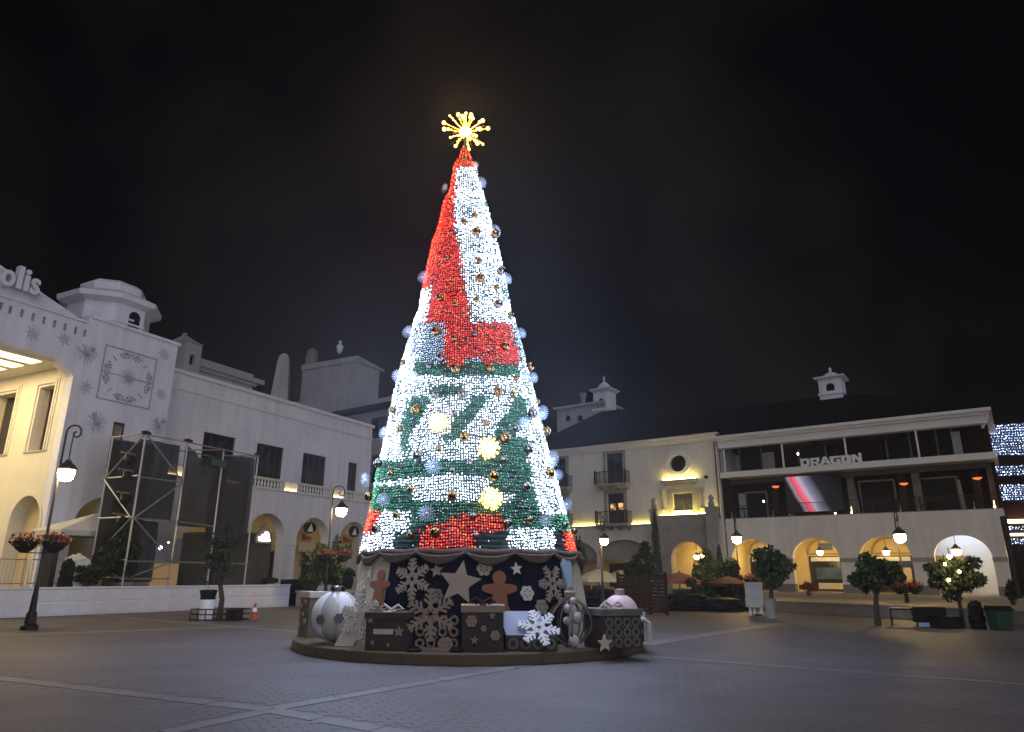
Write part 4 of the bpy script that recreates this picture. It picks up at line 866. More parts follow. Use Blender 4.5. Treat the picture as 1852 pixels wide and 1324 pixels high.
def led_zone(px, py):
    """What the tree's light show displays at one bulb."""
    a = b = None
    for (y0, a0, b0), (y1, a1, b1) in zip(PROF, PROF[1:]):
        if y1 <= py <= y0: t = (py-y1)/(y0-y1+1e-6); a = a1+(a0-a1)*t; b = b1+(b0-b1)*t
    if a is None: a, b = (654, 1043) if py > 1000 else (836, 848)
    u = (px-a)/(b-a)
    for gx, gy, gr in ((795, 766, 14), (882, 811, 17), (887, 903, 17)):
        if math.hypot(px-gx, py-gy) < gr: return 'y'
    if py < 302: return 'r'
    if py < 360: return 'r' if u < .16 else 'w'
    if py < 583:
        lim = .24+(py-360)*.0013 + (.05 if py > 430 else 0)
        if py > 520 and u < .09: return 'w'
        return 'r' if u < min(lim, .55) else 'w'
    bot = 664 if px < 842 else (648 if px < 872 else 655+ (px-870)*.06)
    if py < bot and px > 806:
        if u > .95: return 'd'
        return 'r'
    if py < 656: return 'd' if (px < 800 and px > 745 and random.random() < .6) else ('w' if u < .12 or u > .9 else 'd')
    if py < 680: return 'w' if u < .10 or u > .94 else 'g'
    if py < 696: return 'w'
    if py < 716: return 'g' if 778 < px < 838 or random.random() < .1 else 'w'
    if py < 832 - max(0, (px-880))*.06:
        if u < .09 or u > .93: return 'w'
        for x0, y0, x1, y1, w in ((768, 706, 718, 800, 19), (880, 705, 818, 786, 15), (962, 712, 878, 842, 23)):
            t = (py-y0)/(y1-y0)
            if -.15 < t < 1.15 and abs(px-(x0+(x1-x0)*t)) < w: return 'g'
        if px > 905 and py > 790: return 'g' if u < .88 else 'w'
        if px < 745 and py > 805: return 'g' if u > .12 and random.random() < .6 else 'w'
        return 'w'
    top = 857+abs(px-820)**1.5*.010
    if u > .87 and py < 930: return 'w'
    if py < top: return 'g'
    if px > 880+ (py-857)*.4 and py < 945: return 'g' if not (px < 930 and 893 < py < 906) else 'w'
    if py < 906:
        if px < 745 and py > 878: return 'g'
        return 'w'
    if py < 924: return 'r' if (px < 668) else 'g'
    if px < 690 and py < 962 and px < 690-(py-924)*.35: return 'r'
    if px < 742 and px > 668: return 'w' if not (712 < px and py > 962) else 'x'
    if px < 668: return 'w' if py > 955 else 'r'
    if 756 < px < 910 and py > 962-(px-756)*.41 and py > 929:
        if px > 862 and py > 962: return 'x'
        return 'r'
    if 752 < px < 914: return 'g' if py < 950 else 'x'
    if px > 1022 and py > 962: return 'r'
    if 920 < px < 1004 and py > 955: return 'w'
    if px > 1000 and py > 965: return 'x'
    if py < 955: return 'g'
    return 'x' if py > 962 else 'g'
tree = thing('christmas_tree', 'tall cone Christmas tree covered in red, white and green lights', 'christmas tree', (0, 0, 0))
m = MB(); ring = []
zz = prof[0][0]-.02
while zz < prof[-1][0]+.25:
    cx, r = rad_at(zz) if zz < prof[-1][0] else (prof[-1][1], prof[-1][2]*.7); ring.append((zz, cx, max(.03, r-.07-(.035 if len(ring) % 2 else 0)))); zz += .055
N_ = 72
vs = []
for z, cx, r in ring:
    for j in range(N_): a = 2*PI*j/N_; q = r+random.uniform(-.018, .018); vs.append((cx+q*math.cos(a), TY+q*math.sin(a), z))
m.add(vs, [(i*N_+j, i*N_+(j+1) % N_, (i+1)*N_+(j+1) % N_, (i+1)*N_+j) for i in range(len(ring)-1) for j in range(N_)]+[tuple(range(N_))[::-1], tuple((len(ring)-1)*N_+j for j in range(N_))])
part(m, 'net_cone', M['net_green'], tree)
leds = MB(); LK = 3.9; KEY = {'w': 0, 'd': 1, 'r': 2, 'g': 3, 'y': 4, 'x': 5, 'ro': 6, 'gw': 7}
LMATS = [M['led_w'], M['led_d'], M['led_r'], M['led_g'], M['led_y'], M['led_off'], M['led_ro'], M['led_gw']]
wires = MB(); TIERS = [prof[0][0], 2.9, 3.7, 4.5, 5.3, 6.2, 7.2, 8.3, 9.5, 10.6, 11.6, 12.6, 14]
z = prof[0][0]+.03; row = 0
while z < prof[-1][0]+.1:
    ti = max(i for i, t in enumerate(TIERS) if t <= z+1e-6); zc_ = min(TIERS[ti]+.4, prof[-1][0]-.05)
    n = max(8, int(2*PI*rad_at(zc_)[1]/.056)); cx, r = rad_at(min(z, prof[-1][0]-.01)); ph = ti*.37
    for j in range(n):
        a = 2*PI*(j+ph)/n+random.uniform(-.12, .12)*.056/max(r, .3); q = r+random.uniform(-.02, .02); zj = z+random.uniform(-.012, .012)+.020*math.sin(a*(7+ti % 3)+ti*2.1)+.012*math.sin(a*23+row*.4)
        x, y = cx+q*math.cos(a), TY+q*math.sin(a)
        px, py = proj((x, min(y, 2*TY-y), zj)); k = led_zone(px+random.uniform(-4, 4), py+random.uniform(-3, 3))
        s_ = random.uniform(.75, 1.2)
        fld = math.sin(px*.11+py*.05)+math.sin(px*.047-py*.13+2)+math.sin(px*.21+py*.17)*.6; au = abs(math.sin(a))
        if k in 'wd' and y < TY+.3 and au < .55 and random.random() < (.80-.95*au)+fld*.16: k = random.choice('xxdg')
        if k == 'w' and fld < -1.5 and random.random() < .4: k = 'd'
        if k == 'r' and fld < -1.2 and py < 700 and random.random() < .15: k = 'x'
        if k == 'w' and random.random() < .10: k = 'd'
        if k == 'r' and random.random() < .30: k = 'ro'
        if k == 'g':
            rr_ = random.random()
            if rr_ < .22: k = 'gw'
            elif rr_ > .75: k = 'x'
        if k == 'x' and random.random() < .04: k = 'd'
        leds.cur = KEY[k]; leds.octa2((x, y, zj), {'w': .0126, 'd': .0112, 'r': .0120, 'ro': .0126, 'g': .0105, 'gw': .0095, 'y': .026, 'x': .009}[k]*s_)
    if row % 2 == 0:
        wires.tube([(cx+(r-.03)*math.cos(2*PI*j/48), TY+(r-.03)*math.sin(2*PI*j/48), z) for j in range(48)], .010, 3, True)
    z += .061; row += 1
stuff(part(leds, 'light_bulbs', LMATS, tree)); stuff(part(wires, 'light_wire', M['wire'], tree))
def norm_at(p, cx):
    v = Vector((p.x-cx, p.y-TY, 0)); v.normalize(); return v
gold_px = [(517,1020,5,0),(440,1075,5,0),(530,1150,5,1),(660,1165,5,1)]
BA = [(857,391,0),(840,403,0),(860,421,1),(890,424,1),(809,468,0),(866,473,0),(867,505,1),(861,543,0),(897,551,1),(923,569,0),(799,540,1),(823,551,0),(792,601,1),(858,605,0),(823,613,0),(910,627,1),(800,649,1),(779,663,0),(825,669,1),(884,667,1),(958,663,1),(729,655,0),(836,714,1),(791,715,0),(897,710,1),(924,714,0),(895,521,0),(901,491,1),(930,685,0),
      (756,743,1),(840,791,1),(911,793,1),(759,824,1),(727,777,0),(795,813,0),(848,840,0),(819,852,0),(891,862,1),(909,832,0),(952,813,1),(957,748,1),(947,881,1),(819,897,1),(711,857,0),(746,885,0),(988,780,1),(993,855,1),(690,838,1),(855,935,0),(790,964,1),(915,948,1),(745,968,0),(686,957,1),(720,932,0),(668,898,1),(954,941,0),(930,774,0),(878,766,0),(822,748,0),(971,726,0),(714,742,0),(860,970,0),(1017,950,0),(1038,961,0)]
b1 = MB(); b1.ball((0, 0, 0), 1, 16, 10); b1.lathe([(.22, .95), (.24, 1.18), (.05, 1.22)], 8); bl = {}
for px, py, big in BA:
    h = hit_cone(px, py); p, cx = h; r = (.115 if big else .078)*random.uniform(.9, 1.1); p = p+norm_at(p, cx)*(r*(.8 if abs(p.x-cx) < .9*rad_at(p.z)[1] else .1))
    mt = 'goldball' if random.random() < .62 else 'silver'
    if mt not in bl: o = bl[mt] = b1.build('bauble', M[mt], tree, smooth=True)
    else: o = bl[mt].copy(); COL.objects.link(o)
    o.location = p; o.scale = (r,)*3
# fan rosettes on the rim and face of the tree
RO_ = [(808,342,10),(868,332,13),(893,419,14),(914,505,13),(768,503,13),(741,602,14),(940,604,12),(722,680,14),(750,684,15),(946,680,11),(962,684,12),(699,785,15),(978,746,16),(970,770,13),(720,816,15),(996,830,18),(666,868,16),(696,905,15),(1022,912,14),(785,843,17),(772,928,18),(985,938,16),(910,546,12),(948,765,13),(858,300,8),(1007,858,12)]
rm = MB()
for k in range(18):
    a = 2*PI*k/18; M4 = Matrix.Rotation(a, 4, 'Z') @ Matrix.Translation((.62, 0, 0)) @ Matrix.Rotation(R(34), 4, 'X')
    rm.obox(M4, random.uniform(.30, .40), .042, .010)
rm.ball((0, 0, .0), .2, 8, 6); r0_ = None
for px, py, rp in RO_:
    h = hit_cone(px, py); p, cx = h; n_ = norm_at(p, cx); n_ = (n_*.55+Vector((random.uniform(-.35, .35), -.8, random.uniform(-.35, .1)))).normalized()
    if r0_ is None: o = r0_ = rm.build('rosette', M['rosette'], tree)
    else: o = r0_.copy(); COL.objects.link(o)
    o.location = p+n_*.08; o.rotation_euler = n_.to_track_quat('Z', 'Y').to_euler(); o.scale = (rp*.9*m_per_px(p),)*3
# the light the strings throw on the square, gathered into soft lamps just outside the net
for zl_, n_l, e_l in ((4.3, 9, 17), (5.4, 8, 17), (6.4, 7, 16), (8.6, 6, 15), (10.8, 5, 12)):
    cx, r_l = rad_at(zl_)
    for j in range(n_l):
        a = 2*PI*(j+.25)/n_l; ld = bpy.data.lights.new('string_light', 'POINT'); q = r_l+1.25
        pxl = proj((cx+r_l*math.cos(a), TY-abs(r_l*math.sin(a)), zl_)); kz = led_zone(*pxl)
        ld.energy = e_l*LK*{'r': .35, 'g': .8}.get(kz, 1.1); ld.color = {'r': (1, .16, .14)}.get(kz, (.50, .67, 1)); ld.shadow_soft_size = .4
        lo_ = bpy.data.objects.new('string_light', ld); COL.objects.link(lo_); lo_.parent = tree; lo_.location = (cx+q*math.cos(a), TY+q*math.sin(a), zl_)
# gold light flowers
for k, (px, py, rp) in enumerate(((795, 766, 17), (882, 811, 19), (887, 903, 19))):
    p, cx = hit_cone(px, py); n_ = norm_at(p, cx); u = m_per_px(p)*rp; m = MB(); m2 = MB()
    for j in range(12):
        a = 2*PI*j/12
        for q in (.35, .65, .95): m.octa((q*u*math.cos(a), q*u*math.sin(a), .03+.05*q), .034)
        m2.bar((0, 0, .02), (u*math.cos(a), u*math.sin(a), .06), .012)
    m2.ball((0, 0, .02), .05, 8, 6)
    hot = MB(); rn = random.Random(k)
    for q in range(46):
        rr_ = u*.72*math.sqrt(rn.random()); a = rn.uniform(0, 6.28); hot.octa((rr_*math.cos(a), rr_*math.sin(a), .08+rn.uniform(0, .05)), rn.uniform(.02, .036))
    o = part(m2, 'light_flower', M['goldball'], tree); o.location = p+n_*.05; o.rotation_euler = n_.to_track_quat('Z', 'Y').to_euler()
    stuff(part(m, 'flower_bulbs', M['led_y'], o)); stuff(part(hot, 'core_bulbs', M['star_core'] if k < 2 else M['led_y'], o))
# burst star on top
sp_ = atY(842, 240, TY); su = m_per_px(sp_)
star = thing('star_topper', 'glowing golden starburst on the very tip of the tree', 'star', sp_)
core = MB(); core.ball((0, 0, 0), 10.5*su, 12, 8); part(core, 'core', M['star_core'], star)
rays = [(90, 42), (78, 46), (62, 30), (33, 40), (12, 45), (22, 30), (-35, 42), (-48, 36), (-62, 20), (-92, 30), (-115, 42), (-128, 24), (205, 32), (173, 42), (160, 45), (135, 44), (112, 40), (100, 34), (-78, 34), (-20, 22)]
for k, (dg, L) in enumerate(rays):
    a = R(dg); tilt = random.uniform(-.5, .3); d = Vector((math.cos(a), tilt*.6, math.sin(a)))*L*su; L *= .92; d *= .92; m = MB(); m.tube([d*.15, d], .012, 5)
    for q in range(8):
        f = .2+.095*q; m.ball(d*f+Vector((random.uniform(-1, 1), random.uniform(-1, 1), random.uniform(-1, 1)))*1.1*su, random.uniform(.9, 1.9)*su, 6, 4)
    ro_ = part(m, 'ray', M['star'] if k % 3 else M['star_hi'], star)
    tip = MB(); tr_ = random.uniform(2.0, 4.0)*su; tip.ball(d, tr_, 8, 6)
    if k % 2: tip.ball(d*.82+Vector((0, 0, 1.5*su)), tr_*.75, 8, 6)
    part(tip, 'ray_bulb', M['star_hi'], ro_)
sl_ = bpy.data.lights.new('star_light', 'POINT'); sl_.energy = 220; sl_.color = (1, .60, .14); sl_.shadow_soft_size = .5; so_ = bpy.data.objects.new('star_light', sl_); COL.objects.link(so_); so_.parent = star; so_.location = (0, -.9, 0)  # added point lamp that gives the star its halo in the haze
for k in range(6):
    a = R(random.uniform(0, 360)); d = Vector((math.cos(a), random.uniform(-.5, .5), math.sin(a)))*random.uniform(34, 44)*su; m = MB(); m.tube([(0, 0, 0), d], .012, 4); part(m, 'thin_ray', M['goldball'], star)
m = MB(); m.tube([(0, 0, -8*su), (0, 0, -40*su)], .05, 6); part(m, 'mount', M['iron'], star)

# ------------------------------------------------------------------ drum under the tree
R0 = TB + Vector((0, 0, 0)); PH = .20
def drum_r(z):
    t = min(1, max(0, z/2.15)); return TB.x, 2.86+(2.50-2.86)*t
drum = thing('tree_drum', 'dark navy and cream drum base with draped cloth under the tree', 'tree base', (TB.x, TY, 0))
n = 28
def drum_panel(k):
    a0 = 2*PI*k/n; a1 = 2*PI*(k+1)/n; zs_ = (PH, 1.93); vs = []
    for z in zs_:
        r = drum_r(z)[1]
        for rr in (r-.05, r):
            for a in (a0+.004, a1-.004): vs.append((rr*math.cos(a), rr*math.sin(a), z))
    return vs, [(0,1,3,2),(4,6,7,5),(2,3,7,6),(0,4,5,1),(0,2,6,4),(1,5,7,3)]
for k in range(n):
    am = 2*PI*(k+.5)/n; deg = math.degrees(am) % 360
    mt = 'navy' if 231 < deg < 326 else 'cream'
    m = MB(); m.add(*drum_panel(k)); part(m, 'drum_panel', M[mt], drum)
m = MB(); m.lathe([(.2, 1.931), (2.5, 1.931), (2.53, 1.96)], 48); part(m, 'drum_top', M['wood'], drum)
m = MB(); K = 16
for k in range(K):
    a0 = 2*PI*k/K; pts_ = []
    for j in range(9):
        t = j/8; a = a0+2*PI/K*t; sag = .11*4*t*(1-t)*(1+.35*math.sin(k*2.3)); pts_.append(((2.62+.03*math.sin(PI*t))*math.cos(a), (2.62+.03*math.sin(PI*t))*math.sin(a), 1.97-sag*.75))
    for q in range(4): m.tube([Vector(p)+Vector((0, 0, -.045*q*math.sin(PI*j/8)+.01*q)) for j, p in enumerate(pts_)], [.028+.018*math.sin(PI*j/8) for j in range(9)], 6)
part(m, 'swag', M['swag'], drum, smooth=True)
m = MB(); m.tube([(2.57*math.cos(2*PI*j/60), 2.57*math.sin(2*PI*j/60), 1.99+.02*math.sin(j*1.7)) for j in range(60)], .075, 7, True); part(m, 'swag_roll', M['swag'], drum, smooth=True)
# plinth
pl = thing('tree_plinth', 'low round wooden plinth carrying the tree and all gifts', 'plinth', (TB.x, TY, 0))
PR = 3.93
m = MB(); m.lathe([(PR-.08, 0), (PR-.08, .02), (PR, .021), (PR, PH-.012), (PR-.012, PH), (.2, PH+.002)], 96); part(m, 'deck', M['gold_board'], pl)
for k in range(48):
    a0 = 2*PI*k/48; a1 = 2*PI*(k+1)/48-.006; m = MB(); vs = [(r*math.cos(a), r*math.sin(a), z) for z in (.012, PH-.02) for r in (PR+.002, PR+.014) for a in (a0, a1)]
    m.add(vs, [(0,1,3,2),(4,6,7,5),(2,3,7,6),(0,4,5,1),(0,2,6,4),(1,5,7,3)]); part(m, 'skirting_board', M['gold_board'], pl)

# shapes for the cut-out decorations (unit radius, x right, z up, thickness along y)
def snowflake(mb, r, th=.03, arms=6, branch=3, w=.085, a0=PI/2, c=(0, 0), ringr=.0):
    i = 0
    for k in range(arms):
        a = a0+2*PI*k/arms; ux, uz = math.cos(a), math.sin(a)
        def B(p, q, ww):
            nonlocal i
            i += 1; t = th*(1+.03*(i % 7)); a_ = Vector((c[0]+p[0]*r, 0, c[1]+p[1]*r)); b_ = Vector((c[0]+q[0]*r, 0, c[1]+q[1]*r)); d = (b_-a_); nn = Vector((-d.z, 0, d.x)).normalized()*ww*r/2
            vs = [v+Vector((0, y, 0)) for y in (-t/2, t/2) for v in (a_-nn, a_+nn, b_+nn, b_-nn)]; mb.add(vs, [(0,1,2,3),(7,6,5,4),(0,4,5,1),(1,5,6,2),(2,6,7,3),(3,7,4,0)])
        B((ux*.1, uz*.1), (ux, uz), w)
        for b in range(branch):
            f = .38+b*.22; L = .34-b*.06
            for s in (-1, 1): q = a+s*R(48); B((ux*f, uz*f), (ux*f+math.cos(q)*L, uz*f+math.sin(q)*L), w*.85)
        for s in (-1, 1):                                      # petal lozenges near the heart
            q = a+s*R(30); B((ux*.40, uz*.40), (math.cos(q)*.22, math.sin(q)*.22), w*.8)
def gingerbread():
    pts_ = []
    def arc(cx, cz, r, a0, a1, n=7):
        for i in range(n): a = R(a0+(a1-a0)*i/(n-1)); pts_.append((cx+r*math.cos(a), cz+r*math.sin(a)))
    arc(0, .68, .29, -50, 230, 14)                              # head
    arc(-.60, .26, .145, 110, 260, 7)                           # left hand
    pts_.append((-.30, .02)); pts_.append((-.34, -.40))
    arc(-.36, -.84, .16, 165, 330, 7)                           # left foot
    pts_.append((0, -.48))
    arc(.36, -.84, .16, 210, 375, 7)
    pts_.append((.34, -.40)); pts_.append((.30, .02))
    arc(.60, .26, .145, -80, 70, 7)
    return pts_
def cookie(mb, r, th=.03, c=(0, 0), lobes=6):
    out = []
    for i in range(lobes*8):
        a = 2*PI*i/(lobes*8); q = .80+.2*abs(math.cos(a*lobes/2)); out.append((c[0]+r*q*math.cos(a), c[1]+r*q*math.sin(a)))
    hs_ = [disc(c[0]+.45*r*math.cos(2*PI*k/lobes+.5), c[1]+.45*r*math.sin(2*PI*k/lobes+.5), .11*r, n=6) for k in range(lobes)]
    mb.slab(out, hs_, -th/2, th/2)
def face_place(o, px, py, off, rf=drum_r, lean=8):
    p, cx = hit_cone(px, py, rf); n_ = norm_at(p, cx); o.location = p+n_*off; o.rotation_euler = (R(-lean), 0, math.atan2(n_.y, n_.x)+PI/2); return m_per_px(p)
def deco(kind, label, cat, px, py, rp, off, mt, group=None, rf=drum_r, lean=8, tilt=0, th=.035, extra=None):
    m = MB(); p, cx = hit_cone(px, py, rf); r = rp*m_per_px(p)
    if kind == 'snowflake_cutout': snowflake(m, r, th, 6, 3, .11 if rp > 25 else .15, PI/2+R(tilt))
    elif kind == 'star_cutout': m.slab([(r*a, r*b) for a, b in star_pts(5, 1, .46, PI/2+R(tilt))], [], -th/2, th/2)
    elif kind == 'gingerbread_figure': m.slab([(r*a, r*b) for a, b in gingerbread()], [], -th/2, th/2)
    elif kind == 'cookie_cutout': cookie(m, r, th)
    o = m.build(kind, M[mt]); tag(o, label, cat, group); face_place(o, px, py, off, rf, lean); return o
deco('snowflake_cutout', 'large pale snowflake cutout high on the navy drum left of the star', 'snowflake', 748, 1047, 37, .05, 'tan', tilt=6)
deco('snowflake_cutout', 'large spiky snowflake cutout on the right end of the navy drum', 'snowflake', 996, 1056, 34, .05, 'tan', tilt=30)
deco('star_cutout', 'big tan five pointed star in the middle of the drum', 'star', 832, 1054, 40, .06, 'tan', tilt=-8)
deco('star_cutout', 'small tan star between the large snowflake and big star', 'star', 791, 1032, 13, .05, 'tan', tilt=8)
deco('star_cutout', 'small pale star to the right of the gingerbread head', 'star', 932, 1029, 12, .05, 'cream', tilt=5)
deco('star_cutout', 'small cream star on the lit left side of the drum', 'star', 672, 1037, 12, .05, 'cream')
deco('gingerbread_figure', 'brown gingerbread figure with raised arms right of the big star', 'gingerbread figure', 902, 1076, 44, .07, 'ginger')
deco('gingerbread_figure', 'pale orange gingerbread figure on the lit left side of the drum', 'gingerbread figure', 691, 1067, 37, .08, 'ginger')
deco('cookie_cutout', 'round lacy snowflake cookie above the gingerbread shoulder', 'snowflake', 875, 1028, 14, .05, 'tan')
deco('cookie_cutout', 'pale snowflake cookie right of the gingerbread figure', 'snowflake', 951, 1073, 14, .05, 'cream')
deco('cookie_cutout', 'faint snowflake cookie low on the drum above the wire ornament', 'snowflake', 977, 1098, 14, .05, 'tan')
deco('cookie_cutout', 'faint snowflake cookie above the low front snowflake', 'snowflake', 790, 1078, 14, .05, 'giftgrey')
deco('snowflake_cutout', 'cream snowflake cutout on the lit left flank of the drum', 'snowflake', 655, 1072, 20, .05, 'cream')
def leaner(name, label, cat, px, py, poly_px, zb_, lean, mt, rz=None, th=.03):
    """A flat board standing on the plinth, its outline measured from the photo at its own distance."""
    pass
m = MB(); m.slab([(-.05, 0), (.08, 0), (.20, .52), (.15, .64), (-.12, .64), (-.17, .5)], [], -.02, .02); o = m.build('board_figure', M['blue']); tag(o, 'pale blue tapered board on the right flank of the drum', 'board'); face_place(o, 1022, 1066, .10)
m = MB(); m.slab([(-.2, 0), (.35, 0), (.22, .7), (.02, 1.25), (-.12, .8)], [], -.03, .03); o = m.build('board_cone', M['cream']); tag(o, 'cream pointed board leaning on the right edge of the drum', 'board'); p = atY(1040, 1112, TY-.6); o.location = (p.x, p.y, PH); o.rotation_euler = (R(-10), 0, R(25))
m = MB(); m.tube([(0, 0, 0), (-.10, 0, 1.5)], .03, 6); o = m.build('lit_tube', M['sparkle']); p = atY(1054, 1105, TY-.3); o.location = (p.x, p.y, PH); tag(o, 'thin lit tube beside the cream board on the drum edge', 'light tube')

# ------------------------------------------------------------------ gifts and ornaments on the plinth
def onp(px, py, Yo): q = atY(px, py, TY+Yo); return Vector((q.x, q.y, PH+.003))
def ringpat(mb, x0, x1, z0, z1, s, y, th=.02):
    nx = max(1, int(round((x1-x0)/s))); nz_ = max(1, int(round((z1-z0)/s)))
    for i in range(nx):
        for j in range(nz_):
            cx_, cz_ = x0+(i+.5)*(x1-x0)/nx, z0+(j+.5)*(z1-z0)/nz_
            mb.slab(disc(cx_, cz_, s*.46, n=10), [disc(cx_, cz_, s*.24, n=8)], y-th/2, y+th/2)
            mb.slab([(cx_+s*.5+a*s*.16, cz_+s*.5+b*s*.16) for a, b in star_pts(4, 1, .4)], [], y-th/2, y+th/2) if i < nx-1 and j < nz_-1 else None
def gift(label, px, Yo, w, d, h, rz, mt, lidmt, pattern=None, seed=0, bow=True):
    p = onp(px, 1150, Yo); t = thing('gift_box', label, 'gift', p, R(rz), 'gift boxes around the tree')
    m = MB(); m.box(-w/2, w/2, -d/2, d/2, 0, h-.12); part(m, 'box', M[mt], t)
    m = MB(); m.box(-w/2-.03, w/2+.03, -d/2-.03, d/2+.03, h-.121, h); part(m, 'lid', M[lidmt], t)
    rn = random.Random(seed)
    if pattern == 'cookies':
        for k, (fx, fz, fr) in enumerate(((-.28, .66, .15), (.22, .78, .10), (.3, .35, .13), (-.2, .25, .11), (.02, .5, .08))):
            m = MB(); (cookie if k % 2 == 0 else lambda mb, r, th, c: mb.slab([(c[0]+r*a, c[1]+r*b) for a, b in star_pts(5, 1, .45)], [], -th/2, th/2))(m, fr*w*.95, .025, (fx*w, fz*h)); o = part(m, 'cookie_ornament', M['tan'], t); o.location = (0, -d/2-.045, 0)
    if pattern == 'rings':
        m = MB(); ringpat(m, -w/2+.04, w/2-.04, .03, h-.15, .2, -d/2-.014); part(m, 'ring_lattice', M['giftgrey'], t)
    if pattern == 'label':
        m = MB(); m.box(-.22, .16, -d/2-.02, -d/2-.001, h*.42, h*.56); part(m, 'paper_label', M['cream'], t)
        for fx, fz, fr in ((.36, .5, .15), (-.38, .8, .10), (.1, .14, .06), (-.3, .2, .07)):
            m = MB(); m.slab([(fx*w+fr*w*a, fz*h+fr*w*b) for a, b in star_pts(5, 1, .45)], [], -d/2-.03, -d/2-.004); part(m, 'star_ornament', M['tan'], t)
    if bow:
        m = MB(); m.box(-.06, .06, -d/2-.034, d/2+.034, h+.001, h+.014)
        for s in (-1, 1): m.tube([(0, 0, h+.03), (s*.14, 0, h+.12), (s*.24, 0, h+.05), (s*.1, 0, h+.02)], .03, 5)
        part(m, 'ribbon', M['cream' if seed % 2 else 'wood'], t)
    return t
gift('brown gift box with cream label at the front left', 705, -3.05, .74, .7, .66, -6, 'brown', 'brown', 'label', 1)
gift('brown gift box with snowflake cookies beneath the big star', 872, -3.2, .76, .7, .80, 4, 'brown', 'tan', 'cookies', 2)
gift('grey gift box covered in ring lattice at the front right', 1108, -2.6, .86, .75, .72, 22, 'brown', 'giftgrey', 'rings', 3)
gift('patterned gift box at the far left rim behind the white sphere', 566, -.6, .5, .5, .95, -50, 'giftgrey', 'cream', 'cookies', 4, False)
gift('low dark gift box at the far right rim', 1140, -1.4, .42, .4, .6, 30, 'brown', 'white', 'cookies', 6, False)
# front gift with white slanting lid and a snowflake on it
p = onp(957, 1150, -3.1); t = thing('gift_box', 'ring patterned gift box with tilted pale lid facing the viewer', 'gift', p, R(4), 'gift boxes around the tree')
m = MB(); m.box(-.46, .5, -.3, .5, 0, .25); part(m, 'box', M['brown'], t)
m = MB(); ringpat(m, -.44, .48, .01, .25, .23, -.315); part(m, 'ring_lattice', M['giftgrey'], t)
m = MB(); m.obox(Matrix.Translation((-.06, -.06, .46)) @ Matrix.Rotation(R(-44), 4, 'X'), .40, .02, .28)
m.v = [(x-(z-.30)*.35, y, z) for x, y, z in m.v]; part(m, 'lid', M['blue_lit_white'], t)
m = MB(); snowflake(m, .40, .03, 6, 3, .12, PI/2+.3); m.xf(Matrix.Translation((.16, -.22, .40)) @ Matrix.Rotation(R(-42), 4, 'X')); o = m.build('snowflake_cutout', M['white']); o.matrix_world = Matrix.Translation(p) @ Matrix.Rotation(R(4), 4, 'Z'); tag(o, 'white snowflake cutout lying on the tilted lid at front right', 'snowflake')
# low front snowflake and ring screen
p = onp(778, 1130, -3.45); m = MB(); u = m_per_px(p); snowflake(m, 46*u, .035, 6, 3, .11, PI/2+.05); o = m.build('snowflake_cutout', M['tan']); o.location = p+Vector((0, 0, 46*u+.16)); o.rotation_euler = (R(-6), 0, 0); tag(o, 'large tan snowflake cutout standing low at the front centre', 'snowflake')
p = onp(790, 1150, -3.25); m = MB(); ringpat(m, -.42, .42, .01, .62, .2, 0, .03); o = m.build('ring_screen', M['tan']); o.location = p; tag(o, 'grey screen of interlocking rings behind the low front snowflake', 'screen')
m = MB(); m.lathe([(.12, 0), (.16, .03), (.1, .06), (.1, .08)], 10); 
for k, px in enumerate((748, 826)):
    o = (m if k == 0 else m).build('floor_spotlight', M['black']); o.location = onp(px, 1175, -3.55); tag(o, ['small black floor light left of the ring screen', 'small black floor light right of the ring screen'][k], 'light', 'floor lights on the plinth')
p = onp(806, 1172, -3.62); m = MB(); cookie(m, .13, .03); o = m.build('cookie_cutout', M['tan']); o.location = p+Vector((0, 0, .13)); tag(o, 'small snowflake cookie standing at the foot of the ring screen', 'snowflake')
p = onp(1094, 1172, -3.3); m = MB(); m.slab([(.16*a, .16*b) for a, b in star_pts(5, 1, .46)], [], -.02, .02); o = m.build('star_cutout', M['cream']); o.location = p+Vector((0, 0, .13)); o.rotation_euler = (0, 0, R(18)); tag(o, 'small cream star standing at the front right rim', 'star')
# big white sphere at the left, made of gores
p = onp(605, 1150, -2.15); u = m_per_px(p); rS = 45*u; t = thing('giant_bauble', 'giant white ball ornament of smooth gores at the left rim', 'ornament', p)
for k in range(8):
    a0 = 2*PI*k/8+.35; m = MB(); ng, mg = 6, 14; vs = []
    for i in range(mg+1):
        th_ = PI*i/mg
        for j in range(ng+1): a = a0+2*PI/8*j/ng; rr = rS*(1-.035*(abs(j-ng/2)/(ng/2))**2); vs.append((rr*math.sin(th_)*math.cos(a), rr*math.sin(th_)*math.sin(a), rS-rr*math.cos(th_)+.02))
    m.add(vs, [(i*(ng+1)+j, i*(ng+1)+j+1, (i+1)*(ng+1)+j+1, (i+1)*(ng+1)+j) for i in range(mg) for j in range(ng)]); part(m, 'gore', M['pearl' if k % 2 else 'white'], t, smooth=True)
for k, (a, e_) in enumerate(((-112, -.05), (-70, .0))):
    m = MB(); cookie(m, 9*u, .015); d = Vector((math.cos(R(a))*math.cos(e_), math.sin(R(a))*math.cos(e_), math.sin(e_))); o = part(m, 'snowflake_motif', M['giftgrey'], t); o.location = Vector((0, 0, rS))+d*(rS+.01); o.rotation_euler = (0, 0, R(a+90))
m = MB(); m.lathe([(.16, 0), (.16, .08), (.1, .1)], 14, (0, 0, rS*2)); part(m, 'cap', M['silver'], t)
